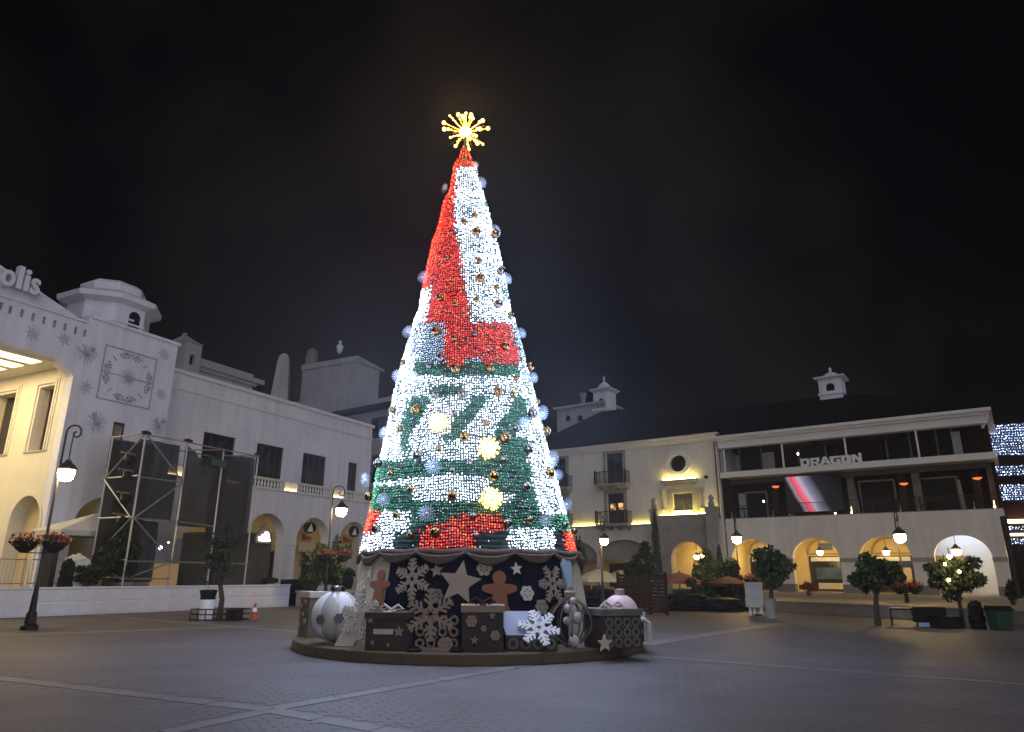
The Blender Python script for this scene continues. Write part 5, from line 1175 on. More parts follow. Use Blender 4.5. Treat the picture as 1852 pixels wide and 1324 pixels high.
# leaning cream board with snowflake at the left
p = onp(622, 1165, -2.75)
m = MB(); m.slab([(-.20, 0), (.20, 0), (.42, .60), (.06, .66)], [], -.02, .02); o = m.build('leaning_board', M['cream']); o.location = p; o.rotation_euler = (R(-16), 0, R(-14)); tag(o, 'lit cream board leaning beside the giant white ball', 'board')
m = MB(); snowflake(m, .43, .035, 6, 3, .12, PI/2+.2); o = m.build('snowflake_cutout', M['cream']); p2 = atY(651, 1116, TY-3.0); o.location = p2; o.rotation_euler = (R(-14), 0, R(-20)); tag(o, 'cream snowflake cutout overlapping the leaning board on the left', 'snowflake')
# open wire ornament with pearls
p = onp(1032, 1150, -2.75); u = m_per_px(p); t = thing('wire_ornament', 'open onion shaped ornament of curved ribs with pearl balls inside', 'ornament', p); H_ = 86*u; Rw = 42*u
for k in range(12):
    a = 2*PI*k/12; pts_ = []
    for i in range(13):
        f = i/12; r_ = Rw*math.sin(PI*min(1, f*.97+.03))**.75 if f < .97 else .04; pts_.append((r_*math.cos(a), r_*math.sin(a), .02+f*H_))
    m = MB(); m.tube(pts_, .017, 5); part(m, 'rib', M['giftgrey'] if k % 2 else M['swag'], t)
m = MB(); m.lathe([(.1, 0), (.12, .1), (.07, .14), (.07, .2)], 12, (0, 0, H_)); part(m, 'cap', M['tan'], t)
for x, y, z, r in ((-.07, -.2, .72, .11), (.12, -.22, .55, .14), (-.08, -.18, .5, .10), (.05, -.15, .86, .09), (.04, -.3, .14, .14)):
    m = MB(); m.ball((x, y, z), r*.8, 14, 10); part(m, 'pearl', M['pearl'], t, smooth=True)
# pink ball behind the right gift
p = onp(1122, 1110, -1.1); u = m_per_px(p); t = thing('giant_bauble', 'pale pink ball ornament behind the gifts at the right', 'ornament', p); r_ = 32*u
m = MB(); m.ball((0, 0, r_*1.02+.2), r_, 24, 16, .92); part(m, 'ball', M['pink'], t, smooth=True)
m = MB(); m.lathe([(.11, 0), (.11, .1), (.05, .12)], 12, (0, 0, r_*1.93+.2)); m.lathe([(.3, 0), (.24, .24)], 14); part(m, 'cap', M['tan'], t)
for k in range(6):
    m = MB(); a = R(-160+k*30); cookie(m, .12, .02); o = part(m, 'snowflake_motif', M['wood'], t); o.location = (math.cos(a)*r_*.97, math.sin(a)*r_*.97, r_*.75+.2); o.rotation_euler = (0, 0, a+PI/2)
m = MB(); m.tube([(0, 0, 0), (.0, 0, .35), (.08, 0, .45), (.2, 0, .46), (.3, 0, .38), (.32, 0, .0)], .05, 7); o = m.build('candy_cane', M['offwhite']); o.location = onp(1148, 1130, -1.75); tag(o, 'white candy cane arch at the right rim of the plinth', 'candy cane')

# ------------------------------------------------------------------ lamps
def lantern(t, x, y, z, sc_=1.0, mt='lamp', hang=.3):
    m = MB(); m.lathe([(.26*sc_, .0), (.29*sc_, .03), (.20*sc_, .16*sc_), (.10*sc_, .24*sc_), (.09*sc_, .30*sc_), (.03*sc_, .33*sc_)], 12, (x, y, z)); m.tube([(x, y, z+.3*sc_), (x, y, z+.3*sc_+hang)], .018, 5); lo = part(m, 'lamp_shade', M['iron_brown'], t)
    m = MB(); m.lathe([(.23*sc_, -.005), (.235*sc_, -.08*sc_), (.20*sc_, -.26*sc_), (.12*sc_, -.33*sc_), (.02*sc_, -.345*sc_)], 12, (x, y, z)); part(m, 'lamp_glass', M[mt], lo, smooth=True)
    return lo
def street_lamp(label, base, top, lant, sc_=1.0, edge=None):
    """base: ground point; top: height of the arm; lant: lantern centre."""
    if edge is not None: base = Vector((lant.x-.42*math.cos(edge), lant.y-.42*math.sin(edge), base.z))
    t = thing('street_lamp', label, 'street lamp', base, edge or 0, 'curled lamp posts round the plaza')
    dx, dy, dz = lant.x-base.x, 0, lant.z-base.z
    if edge is not None: dx = .42
    H_ = top-base.z; r_ = max(.22, abs(dx)*.62)*(1 if dx >= 0 else -1)
    m = MB(); m.lathe([(.22, 0), (.22, .10), (.15, .16), (.13, .42), (.09, .50), (.075, .9), (.06, 1.0), (.06, 1.1), (.045, 1.2)], 10); part(m, 'base', M['iron'], t)
    m = MB(); a0 = Vector((0, 0, 1.15)); zc_ = H_-abs(r_); m.tube([a0, (0, 0, zc_*.6), (0, 0, zc_)], [.046, .038, .030], 8); part(m, 'post', M['iron_brown'], t)
    pts_ = []
    for i in range(12): a = PI-PI*1.05*i/11; pts_.append((r_+r_*math.cos(a), 0, zc_+abs(r_)*math.sin(a)))
    e_ = pts_[-1]
    for i in range(1, 12):
        f = i/11; rr_ = abs(r_)*(1-.68*f)*.62; a = -.1-4.6*f; pts_.append((2*r_-(abs(r_)*.62-rr_*math.cos(a))*(1 if r_ > 0 else -1), 0, zc_-abs(r_)*.15+rr_*math.sin(a)*1.0))
    m = MB(); m.tube(pts_, .026, 6); part(m, 'curled_arm', M['iron_brown'], t)
    gz = dz+.17*sc_; hang = max(.05, (zc_-abs(r_)*.55)-(gz+.3*sc_)); lantern(t, dx, dy, gz, sc_, 'lamp', hang)
    return t
def lamp_px(label, bpx, top_py, lpx, sc_=1.0, edge=None):
    b = ground(*bpx); l = atY(lpx[0], lpx[1], b.y); tp = atY(lpx[0], top_py, b.y).z; return street_lamp(label, b, tp, l, sc_, edge), b
L1, b1_ = lamp_px('tall curled lamp post with flower baskets at the left', (52, 1139), 769, (119, 860), .95)
L2, b2_ = lamp_px('curled lamp post between the tree and the low stone wall', (586, 1101), 879, (617, 927), 1.05)
L3, b3_ = lamp_px('curled lamp post by the white parasols right of the tree', (1102, 1106), 935, (1093, 980), .78, R(-78))
L4, b4_ = lamp_px('curled lamp post beside the white covered stand', (1353, 1099), 930, (1333, 977), .95, R(-100))
L5, b5_ = lamp_px('curled lamp post in front of the red shop poster', (1660, 1110), 925, (1628, 974), 1.0, R(-105))
# leaves
def leaf_cloud(mb, c, rx, ry, rz, n, s, seed=0, hollow=.35, clumps=0):
    rn = random.Random(seed); cl_ = []
    for k in range(clumps):
        a = rn.uniform(0, 2*PI); e_ = rn.uniform(-1, 1); q = rn.uniform(.35, .98); cl_.append((c[0]+rx*q*math.cos(a)*math.sqrt(1-e_*e_), c[1]+ry*q*math.sin(a)*math.sqrt(1-e_*e_), c[2]+rz*q*e_))
    for k in range(n):
        while True:
            v = Vector((rn.uniform(-1, 1), rn.uniform(-1, 1), rn.uniform(-1, 1)))
            if hollow < v.length < 1: break
        if cl_: q = cl_[k % len(cl_)]; p = Vector((q[0]+v.x*rx*.36, q[1]+v.y*ry*.36, q[2]+v.z*rz*.36))
        else: p = Vector((c[0]+v.x*rx, c[1]+v.y*ry, c[2]+v.z*rz))
        M4 = Matrix.Translation(p) @ Matrix.Rotation(rn.uniform(0, 6.28), 4, 'Z') @ Matrix.Rotation(rn.uniform(-1.2, 1.2), 4, 'X') @ Matrix.Rotation(rn.uniform(-1, 1), 4, 'Y'); q = s*rn.uniform(.6, 1.3)
        mb.add([M4 @ Vector(v_) for v_ in ((0, -q*.9, 0), (q*.42, 0, q*.1), (0, q, 0), (-q*.42, 0, q*.1))], [(0, 1, 2), (0, 2, 3)])
def flower_basket(label, p, rot=0, sc_=1.0):
    t = thing('flower_basket', label, 'flower basket', p, rot, 'flower baskets on the lamp posts')
    for k, sx in enumerate((-1, 1)):
        m = MB(); m.lathe([(.08, -.22), (.24, -.1), (.32, .06), (.33, .10)], 12, (sx*.42*sc_, 0, 0)); m.bar((0, 0, -.22), (sx*.42*sc_, 0, -.2), .03); part(m, 'basket', M['iron'], t)
        m = MB(); leaf_cloud(m, (sx*.42*sc_, 0, .16), .46*sc_, .42, .20, 160, .07, k+3, .1); part(m, 'flowers', M['leaf_red'], t)
        m = MB(); leaf_cloud(m, (sx*.42*sc_, 0, .05), .42*sc_, .4, .16, 120, .08, k+9, .1); part(m, 'leaves', M['leaf_dark'], t)
q = atY(72, 986, b1_.y); flower_basket('pair of red flower baskets on the left lamp post', Vector((q.x, b1_.y, q.z)))
q = atY(603, 1008, b2_.y); flower_basket('pair of dark flower baskets on the lamp post left of tree', Vector((q.x, b2_.y, q.z)))
q = atY(1345, 1051, b4_.y); flower_basket('flower basket on the lamp post by the white covered stand', Vector((q.x, b4_.y, q.z)), 0, .8)
q = atY(1640, 1065, b5_.y); flower_basket('flower basket on the lamp post by the red poster', Vector((q.x, b5_.y, q.z)), 0, .8)
# hanging lanterns in the arcades and one on a wall
def hang_px(label, F, px, py, dep, zc_, s=.8):
    x, z = F.p(px, py, dep); t = thing('hanging_lantern', label, 'lantern', F.w(x, dep, z), F.rot, 'lanterns hanging in the arcade arches'); lantern(t, 0, 0, .16*s, s, 'lamp_s', max(.05, zc_-z-.16*s-.3*s)); return t
hang_px('hanging lantern above the round leafy tree in the first arch', DF, 1371, 1003, 1.2, 4.58, .8)
hang_px('hanging lantern over the shop with the blue poster', DF, 1483, 1000, 1.2, 4.58, .8)
hang_px('hanging lantern over the shop with the red poster', DF, 1603, 1000, 1.2, 4.58, .8)
hang_px('big hanging lantern in the blue white arch at the right', DF, 1730, 999, 1.0, 4.58, 1.0)
hang_px('lantern glowing inside the stone portal arch', MF, 1260, 1008, .6, 4.4, .75)
hang_px('second lantern deep inside the stone portal arch', MF, 1271, 1005, 1.9, 4.4, .5)
hang_px('small wall lantern under the wide arch by the cypress', MF, 1146, 1008, .9, 4.4, .6)

# ------------------------------------------------------------------ trees and shrubs
def small_tree(label, bpx, crown_c, crx, crz, n, s, mt='leaf', clumps=14, seed=1, cat='tree', group='small trees in front of the shops', tr=.09):
    b = ground(*bpx); c = atY(crown_c[0], crown_c[1], b.y); u = m_per_px(c); t = thing('street_tree', label, cat, b, 0, group)
    cx_, cz_ = c.x-b.x, c.z; rx_, rz_ = crx*u, crz*u
    m = MB(); m.tube([(0, 0, -.05), (.02, .01, cz_*.3), (cx_*.5, 0, cz_*.6), (cx_, 0, cz_-.1*rz_)], [tr*1.3, tr, tr*.85, tr*.5], 8)
    rn = random.Random(seed)
    for k in range(7):
        a = rn.uniform(0, 6.28); m.tube([(cx_*.7, 0, cz_-rz_*.9), (cx_+rx_*.4*math.cos(a), rx_*.4*math.sin(a), cz_-rz_*.2), (cx_+rx_*.75*math.cos(a), rx_*.75*math.sin(a), cz_+rz_*rn.uniform(-.1, .5))], [tr*.45, tr*.3, tr*.12], 5)
    part(m, 'trunk', M['bark'], t)
    m = MB(); leaf_cloud(m, (cx_, 0, cz_), rx_, rx_, rz_, n, s, seed, .3, clumps); part(m, 'crown', M[mt], t); return t
small_tree('round leafy tree beside the white covered stand', (1397, 1119), (1394, 1029), 46, 34, 3200, .10, 'leaf', 20, 1)
small_tree('round leafy tree in front of the red shop poster', (1588, 1131), (1583, 1044), 41, 34, 2600, .10, 'leaf', 18, 2)
small_tree('leafy tree with bulb lights before the blue white arch', (1742, 1134), (1728, 1045), 44, 36, 2400, .10, 'leaf', 18, 3, tr=.06)
small_tree('thin sapling in the fenced planter at the left', (396, 1121), (396, 1000), 30, 58, 800, .085, 'leaf_dark', 24, 4, group='small trees by the terrace')
small_tree('leafy bush tree before the second oval sign arch', (566, 1098), (572, 1030), 32, 44, 2600, .12, 'leaf', 18, 5, group='small trees by the terrace')
small_tree('taller leafy tree just left of the giant white ball', (606, 1096), (612, 1020), 24, 45, 2200, .12, 'leaf', 16, 6, group='small trees by the terrace')
# bulbs hung in the right tree
bb = ground(1742, 1134)
for k, (px, py) in enumerate(((1709, 1020), (1735, 1034), (1716, 1049), (1717, 1007))):
    q = atY(px, py, bb.y-.5); t = thing('string_bulb', ['round bulb light highest left in the right hand tree', 'round bulb light at the right of the lit tree', 'round bulb light lowest in the lit tree', 'round bulb light touching the big hanging lantern'][k], 'bulb', q, 0, 'bulbs in the lit tree')
    m = MB(); m.ball((0, 0, 0), .042 if k < 3 else .07, 10, 8); part(m, 'bulb_glass', M['lamp_s'], t, smooth=True)
    m = MB(); m.tube([(0, 0, .06), (0, 0, .3)], .014, 5); part(m, 'bulb_cord', M['iron'], t)
def cypress(label, bpx, top_py, w, seed, Y=None, mt='leaf_dark'):
    b = ground(*bpx); 
    if Y: q = atY(bpx[0], bpx[1], Y); b = Vector((q.x, Y, .2))
    zt_ = atY(bpx[0], top_py, b.y).z-b.z; u = m_per_px(b); t = thing('cypress', label, 'cypress', b, 0, 'cypresses by the stone portal')
    m = MB(); m.tube([(0, 0, 0), (0, 0, zt_*.8)], [.08, .02], 6); part(m, 'trunk', M['bark'], t)
    m = MB(); rn = random.Random(seed)
    for k in range(1700):
        f = rn.random(); r_ = w*u/2*(min(1, f*5)*(1-f)**.55+.04)*math.sqrt(rn.uniform(.25, 1)); a = rn.uniform(0, 6.28); p = Vector((r_*math.cos(a), r_*math.sin(a), .15+f*(zt_-.15))); q = .10*rn.uniform(.6, 1.3)
        M4 = Matrix.Translation(p) @ Matrix.Rotation(a, 4, 'Z') @ Matrix.Rotation(rn.uniform(-.6, .1), 4, 'Y'); m.add([M4 @ Vector(v_) for v_ in ((0, -q*.4, 0), (0, q*.4, 0), (q*.2, 0, q*1.4))], [(0, 1, 2)])
    part(m, 'foliage', M[mt], t)
cypress('dark slim cypress at the left pier of the stone portal', (1192, 1092), 925, 26, 1, 45)
cypress('small pointed cypress right of the stone portal', (1308, 1092), 988, 22, 2, 42)
def shrub(label, cpx, rx, rz, Y, n, s, mt='leaf_dark', seed=1, group='dark shrubs round the plaza', z0=0.0):
    c = atY(cpx[0], cpx[1], Y); u = m_per_px(c); t = thing('shrub', label, 'shrub', (c.x, c.y, z0), 0, group); h = c.z-z0
    m = MB()
    for k in range(5): a = k*1.3; m.tube([(.05*math.cos(a), .05*math.sin(a), 0), (rx*u*.5*math.cos(a), rx*u*.5*math.sin(a), h)], [.035, .012], 5)
    part(m, 'stem', M['bark'], t)
    m = MB(); leaf_cloud(m, (0, 0, max(h, rz*u*.9)), rx*u, rx*u*.8, rz*u, n, s, seed, .2, 16); part(m, 'foliage', M[mt], t); return t
shrub('tall dark shrub right of the white parasols', (1163, 1035), 28, 42, 37, 2600, .12, 'leaf_dark', 11)
shrub('leafy shrub standing before the glowing portal arch', (1278, 1045), 26, 40, 38, 2400, .12, 'leaf', 12)
shrub('dark bush beside the first shop arch', (1315, 1062), 30, 46, 36, 3000, .13, 'leaf_dark', 13)
shrub('low spreading bush in front of the rust canopy', (1235, 1094), 52, 20, 33, 2600, .12, 'leaf_dark', 14)
shrub('ivy like shrub growing just beyond the red tree edge', (1046, 1010), 12, 30, 45, 1300, .14, 'leaf', 15)
shrub('big dark bush behind the scaffold foot on the terrace', (205, 1012), 42, 44, 30, 3600, .13, 'leaf_dark', 16, z0=.9)
shrub('small dark bush in front of the white wrapped bundle', (160, 1040), 22, 18, 28.5, 1300, .10, 'leaf_dark', 17, z0=.9)
shrub('low flowering shrub left of the blue poster shop', (1462, 1062), 17, 9, 38, 900, .09, 'leaf_red', 18, z0=.5)
t_ = shrub('dry upright plant at the right end of the walk', (1828, 1068), 8, 22, 29, 500, .12, 'leaf_dark', 19, z0=.45)
shrub('broad dark bush below the glowing portal arch', (1262, 1076), 34, 26, 34.5, 2200, .12, 'leaf_dark', 31)
shrub('low dark bush left of the white covered stand', (1334, 1088), 22, 22, 33, 1500, .12, 'leaf_dark', 32)
shrub('small leafy bush behind the slatted screen', (1150, 1062), 30, 22, 35, 1600, .12, 'leaf_dark', 33)
pot = onp(620, 1060, 0); q = atY(627, 1072, 38); t = thing('potted_plant', 'potted plant in a dark round pot behind the white ball', 'plant', (q.x, 38, .7)); u = m_per_px(q)
m = MB(); m.lathe([(8*u, 0), (11*u, 12*u), (10.5*u, 20*u)], 14); part(m, 'pot', M['black'], t)
m = MB(); leaf_cloud(m, (0, 0, 27*u), 12*u, 12*u, 10*u, 300, .12, 5, .1); part(m, 'leaves', M['leaf'], t)

# ------------------------------------------------------------------ scaffold on the terrace
fA = atY(246, 900, 29.6); SF = Frame((fA.x, fA.y), 27.3); TZ = .9
sc_t = thing('scaffold', 'grey pipe scaffold tower hung with dark netting on the terrace', 'scaffold', SF.w(0, 0, TZ), SF.rot)
zt_s = SF.p(262, 786)[1]-TZ; zt_n = SF.p(467, 826)[1]-TZ
xb = SF.p(340, 800)[0]; xc_ = SF.p(405, 813)[0]; xd = SF.p(467, 826)[0]
SS = Frame(SF.w(0, 0)[:2], 27.3-90); dE = max(1.4, SS.p(205, 790)[0])
lv = [.35] + [SF.p(*p)[1]-TZ for p in ((235, 1015), (240, 937), (248, 862))] + [zt_s]
for x, y, h in ((0, 0, zt_s), (xb, 0, zt_s), (xc_, 0, zt_s), (xd, 0, zt_s-.05), (0, dE, zt_s), (xb, dE, zt_s), (xd, dE, zt_s)):
    m = MB(); m.tube([(x, y, 0), (x, y, h)], .045, 7); m.box(x-.12, x+.12, y-.12, y+.12, 0, .02); part(m, 'upright', M['steel'], sc_t)
def pipe(a, b, r=.034): m = MB(); m.tube([a, b], r, 6); part(m, 'brace', M['steel'], sc_t)
for z in lv:
    pipe((0, -.05, z), (xb, -.05, z)); pipe((-.05, 0, z+.05), (-.05, dE, z+.05))
for k in range(len(lv)-1):
    a, b = (0, xb) if k % 2 == 0 else (xb, 0); pipe((a, -.08, lv[k]), (b, -.08, lv[k+1])); pipe((-.08, dE if k % 2 else 0, lv[k]), (-.08, 0 if k % 2 else dE, lv[k+1]))
for z in (zt_s, lv[1]): pipe((xb, -.05, z), (xd, -.05, z-.03)); 
pipe((xb, -.09, zt_s-.35), (xc_, -.09, zt_s-.02)); pipe((xc_, -.09, zt_s-.3), (xd, -.09, zt_s-.02)); pipe((0, dE, zt_s), (xd, dE, zt_s)); pipe((xd, 0, zt_s-.05), (xd, dE, zt_s-.05)); pipe((0, 0, zt_s+.03), (xb, dE, zt_s+.03)); pipe((xb, 0, lv[2]), (xc_, 0, lv[2]-.1)); pipe((xb*.45, .6, zt_s-1.4), (xb*.45, .6, zt_s))
for x in (0, xb, xc_, xd):
    m = MB(); m.box(x-.2, x+.2, -.06, .06, zt_s+.02, zt_s+.14); m.box(x-.06, x+.06, -.07, .07, zt_s+.14, zt_s+.18); part(m, 'coupler', M['iron'], sc_t)
def cloth(x0, x1, y, ztop, zbot, nx=10, nz_=8, wav=.08, seed=0, topf=None):
    rn = random.Random(seed); m = MB(); vs = []; ph = [rn.uniform(0, 6.28) for _ in range(nz_+1)]
    for j in range(nz_+1):
        for i in range(nx+1):
            f = i/nx; g_ = j/nz_; tz = ztop if topf is None else topf(f)
            vs.append((x0+(x1-x0)*f, y+wav*math.sin(f*9+seed+g_*1.5)+wav*.5*math.sin(f*21+g_*4), tz+(zbot-tz)*g_))
    n_ = nx+1; m.add(vs, [(j*n_+i, j*n_+i+1, (j+1)*n_+i+1, (j+1)*n_+i) for j in range(nz_) for i in range(nx)]); return m
part(cloth(.1, xb-.02, .5, zt_s-.1, lv[2]+.05, seed=1), 'netting', M['net'], sc_t)
part(cloth(.1, xb+.05, dE+.1, zt_s, .3, seed=2), 'netting', M['net'], sc_t)
part(cloth(xb, xc_, .1, zt_s, 2.6, seed=3, wav=.12, topf=lambda f: zt_s-1.6*f*(1-f)*1.4), 'netting', M['net'], sc_t)
part(cloth(xc_-.2, xd, .12, zt_s-.15, 2.05, seed=4), 'netting', M['net'], sc_t)
part(cloth(xc_, xd, .5, zt_s-.2, 2.05, seed=7), 'netting', M['net'], sc_t)
part(cloth(.1, xb, 1.1, lv[2], .2, seed=5), 'netting', M['net'], sc_t)
for k, (px, py) in enumerate(((236, 826), (232, 856), (228, 897), (222, 936))):
    x, z = SS.p(px, py); x = max(.3, min(dE-.2, x)); q = SF.w(-.05, x, z); t = thing('stage_light', ['stage light clamped highest on the scaffold side', 'stage light clamped second from top on the scaffold', 'stage light clamped third from top on the scaffold', 'stage light clamped lowest on the scaffold side'][k], 'stage light', q, SF.rot, 'stage lights on the scaffold side')
    m = MB(); m.lathe([(.12, -.2), (.19, -.16), (.19, .12), (.10, .22)], 12); m.xf(Matrix.Translation((0, -.1, -.15)) @ Matrix.Rotation(R(70), 4, 'X')); part(m, 'can', M['black'], t)
    m = MB(); m.tube([(-.22, -.1, -.18), (-.22, -.05, .08), (.22, -.05, .08), (.22, -.1, -.18)], .02, 5); m.tube([(-.4, 0, .14), (.4, 0, .14)], .03, 6); part(m, 'yoke', M['steel'], t)
q = SF.w(*SF.p(394, 838, .0)[:1], -.1, SF.p(394, 838)[1]); m = MB(); m.box(-.42, .42, -.05, .05, -.16, .16); o = m.build('teal_sign', M['teal']); o.location = q; o.rotation_euler = (0, 0, SF.rot); tag(o, 'small dim teal sign hung on the netting', 'sign')
# kiosk with lit pediment at the end of the scaffold
kx0 = SF.p(388, 1000, .8)[0]; kx1 = SF.p(489, 1000, .8)[0]; kz = SF.p(430, 962, .8)[1]
kt = thing('market_kiosk', 'dark cloth covered kiosk with lit pointed sign at its corner', 'kiosk', SF.w(0, .8, TZ), SF.rot)
m = cloth(kx0, kx1, 0, kz-TZ, 0, 14, 6, .04, 9); part(m, 'cloth_front', M['greycloth'], kt)
m = MB(); m.box(kx0, kx1, .2, 2.4, 0, kz-TZ-.05); part(m, 'booth', M['greycloth'], kt)
m = MB(); 
for k in range(12): m.bar((kx0+(kx1-kx0)*k/12, -.12, kz-TZ+.02), (kx0+(kx1-kx0)*(k+1)/12, -.12, kz-TZ+(.3 if k % 2 else .02)), .03)
m.box(kx0, kx1, -.14, -.10, kz-TZ, kz-TZ+.03); m.box(kx0, kx1, -.14, -.10, kz-TZ+.28, kz-TZ+.31); part(m, 'truss', M['steel'], kt)
px0, pzb = SF.p(458, 982, .6); px1 = SF.p(489, 978, .6)[0]; pzt = SF.p(472, 945, .6)[1]
m = MB(); m.slab([(px0, pzb-TZ), (px1, pzb-TZ), (px1, pzb-TZ+.35), ((px0+px1)/2, pzt-TZ), (px0, pzb-TZ+.35)], [], -.35, -.25); po = part(m, 'sign_board', M['giftgrey'], kt)
m = MB(); c_x = (px0+px1)/2; u = (px1-px0)*.36; bz = pzb-TZ+.12
for k, (x, h) in enumerate(((-.62, .55), (0, .95), (.62, 1.35))): m.slab([(c_x+(x-.26)*u+.0, bz), (c_x+(x+.26)*u, bz), (c_x+(x+.26-.30*h)*u, bz+h*u*.8), (c_x+(x-.26-.30*h)*u, bz+h*u*.8)], [], -.40, -.36)
part(m, 'lit_emblem', M['screenlit'], po)
# lights and stalls seen between the netting
q = SF.w(xb+1.0, 2.2, 2.6); m = MB(); m.ball((0, 0, 0), .09, 8, 6); m.ball((.3, .1, .25), .04, 8, 6); o = m.build('spark_light', M['sparkle']); o.location = q; tag(o, 'small bright work light behind the scaffold netting', 'light')
q = SF.w(xb+1.2, 1.9, TZ); m = MB(); m.box(-.7, .7, 0, .06, 0, 1.0); o = m.build('glow_panel', M['dimroom']); o.location = q; o.rotation_euler = (0, 0, SF.rot); tag(o, 'dim lit counter panel low behind the sapling', 'counter')
# canopy tent, wrapped bundle, dark column, railing
q = T.w(T.p(155, 985, -1.2)[0], -1.2, TZ); t = thing('canopy_tent', 'cream canopy tent against the clock tower arch', 'tent', q, T.rot); u = m_per_px(q); za_ = T.p(150, 962, -1.2)[1]-TZ; zh_ = T.p(150, 925, -1.2)[1]-TZ
w_ = 1.9
m = MB(); m.add([(-w_, -1.2, za_), (w_, -1.2, za_), (w_, 1.1, za_), (-w_, 1.1, za_), (.35, 0, zh_), (-w_, -1.2, za_-.22), (w_, -1.2, za_-.22), (w_, 1.1, za_-.22), (-w_, 1.1, za_-.22)], [(0,1,4),(1,2,4),(2,3,4),(3,0,4),(0,5,6,1),(1,6,7,2),(2,7,8,3),(3,8,5,0)]); part(m, 'canopy', M['offwhite'], t)
for x, y in ((-w_, -1.2), (w_, -1.2), (w_, 1.1), (-w_, 1.1)): m = MB(); m.tube([(x*.97, y*.97, 0), (x*.97, y*.97, za_)], .03, 6); part(m, 'leg', M['steel'], t)
def bundle(label, cpx, wpx, hpx, Y, mt, z0, seed, name='wrapped_bundle', cat='bundle'):
    c = atY(cpx[0], cpx[1], Y); u = m_per_px(c); m = MB(); rn = random.Random(seed); nn, mm_ = 16, 9; vs = []
    for i in range(mm_+1):
        f = i/mm_
        for j in range(nn): a = 2*PI*j/nn; r_ = (1-.25*f**3)*(1+rn.uniform(-.16, .16)) if i < mm_ else .3; vs.append((wpx/2*u*r_*math.cos(a), .6*wpx/2*u*r_*math.sin(a), f*hpx*u*(1+rn.uniform(-.06, .06) if i else 1)))
    m.add(vs, [(i*nn+j, i*nn+(j+1) % nn, (i+1)*nn+(j+1) % nn, (i+1)*nn+j) for i in range(mm_) for j in range(nn)]+[tuple(mm_*nn+j for j in range(nn))]); o = m.build(name, M[mt]); o.location = (c.x, c.y, z0); tag(o, label, cat); return o
bundle('white plastic wrapped bundle standing below the canopy tent', (132, 1052), 52, 58, 29, 'offwhite', .9, 3)
bundle('black bundle tucked beside the white wrapped one', (118, 1052), 26, 50, 28.6, 'black', .9, 4)
q = atY(84, 1052, 28.2); u = m_per_px(q); m = MB(); m.box(-8*u, 8*u, -8*u, 8*u, 0, 84*u); m.box(-11*u, 11*u, -11*u, 11*u, 84.1*u, 88*u); m.box(-7*u, 7*u, -7*u, 7*u, 88.1*u, 94*u); o = m.build('dark_pillar', M['frame_dark']); o.location = (q.x, q.y, .9); tag(o, 'dark square pillar behind the left lamp post', 'pillar')
rl = thing('terrace_railing', 'low metal railing in front of the lit left archway', 'railing', T.w(T.p(30, 1030, -1.5)[0], -1.5, TZ), T.rot)
for k in range(3):
    x0 = -3.3+k*1.9; m = MB(); m.tube([(x0, 0, 0), (x0, 0, 1.1), (x0+1.75, 0, 1.1), (x0+1.75, 0, 0)], .025, 6); m.tube([(x0, 0, .15), (x0+1.75, 0, .15)], .02, 5)
    for j in range(1, 12): m.tube([(x0+1.75*j/12, 0, .15), (x0+1.75*j/12, 0, 1.1)], .010, 4)
    part(m, 'railing_panel', M['steel'], rl)
# things on the plaza floor at the left
b = ground(371, 1122); u = m_per_px(b); t = thing('litter_bin', 'white litter bin with black lid beside the fenced sapling', 'bin', b)
m = MB(); m.lathe([(11.5*u, 0), (12*u, 4*u), (13*u, 34*u), (13*u, 36*u)], 16); part(m, 'body', M['white'], t)
m = MB(); m.lathe([(13.4*u, 0), (13.4*u, 3*u)], 16, (0, 0, 36*u)); part(m, 'band', M['black'], t)
m = MB(); m.lathe([(12.5*u, 0), (14.5*u, 9*u), (15.5*u, 11*u), (15*u, 13*u), (9*u, 14*u)], 16, (0, 0, 39*u)); part(m, 'lid', M['black'], t)
b = ground(398, 1122); u = m_per_px(b); t = thing('planter_fence', 'low dark metal guard frame round the left sapling', 'guard frame', b, R(-8))
m = MB(); w_ = 46*u
for z in (.03, .20, .36):
    m.tube([(-w_, -.4, z), (w_*.9, -.4, z), (w_*.9, .5, z), (-w_, .5, z)], .02, 5, True)
part(m, 'rail', M['iron'], t)
for k in range(7): m = MB(); m.tube([(-w_+w_*1.9*k/6, -.4, 0), (-w_+w_*1.9*k/6, -.4, .38)], .018, 5); part(m, 'upright', M['iron'], t)
m = MB(); m.box(w_*.45, w_*.88, -.35, .1, 0, .36); part(m, 'cable_box', M['black'], t)
b = ground(459, 1121); u = m_per_px(b); t = thing('traffic_cone', 'orange traffic cone with white band near the terrace corner', 'traffic cone', b, R(15))
m = MB(); m.box(-8.5*u, 8.5*u, -8.5*u, 8.5*u, 0, 2*u); part(m, 'foot', M['orange'], t)
m = MB(); m.lathe([(7*u, 2.01*u), (4.6*u, 14*u)], 16); m.lathe([(3.2*u, 21*u), (1.6*u, 29*u)], 16); part(m, 'cone', M['orange'], t)
m = MB(); m.lathe([(4.7*u, 14*u), (3.25*u, 21*u)], 16); m.lathe([(2.0*u, 26*u), (1.5*u, 30*u)], 12); part(m, 'reflective_band', M['white'], t)
b = ground(525, 1097); q = atY(520, 1092, b.y+.8); u = m_per_px(q); t = thing('covered_table', 'dark cloth covered table at the right end of the terrace', 'table', (q.x+.1, q.y, 0), R(-12))
m = MB(); m.box(-22*u, 20*u, 0, 1.2, 1.13, 1.2); part(m, 'table_top', M['black'], t)
m = cloth(-22*u, 20*u, -.02, 1.13, .12, 12, 4, .03, 3); part(m, 'cloth', M['black'], t)
m = MB(); m.box(-20*u, 18*u, .1, 1.1, 0, 1.1); part(m, 'frame', M['iron'], t)
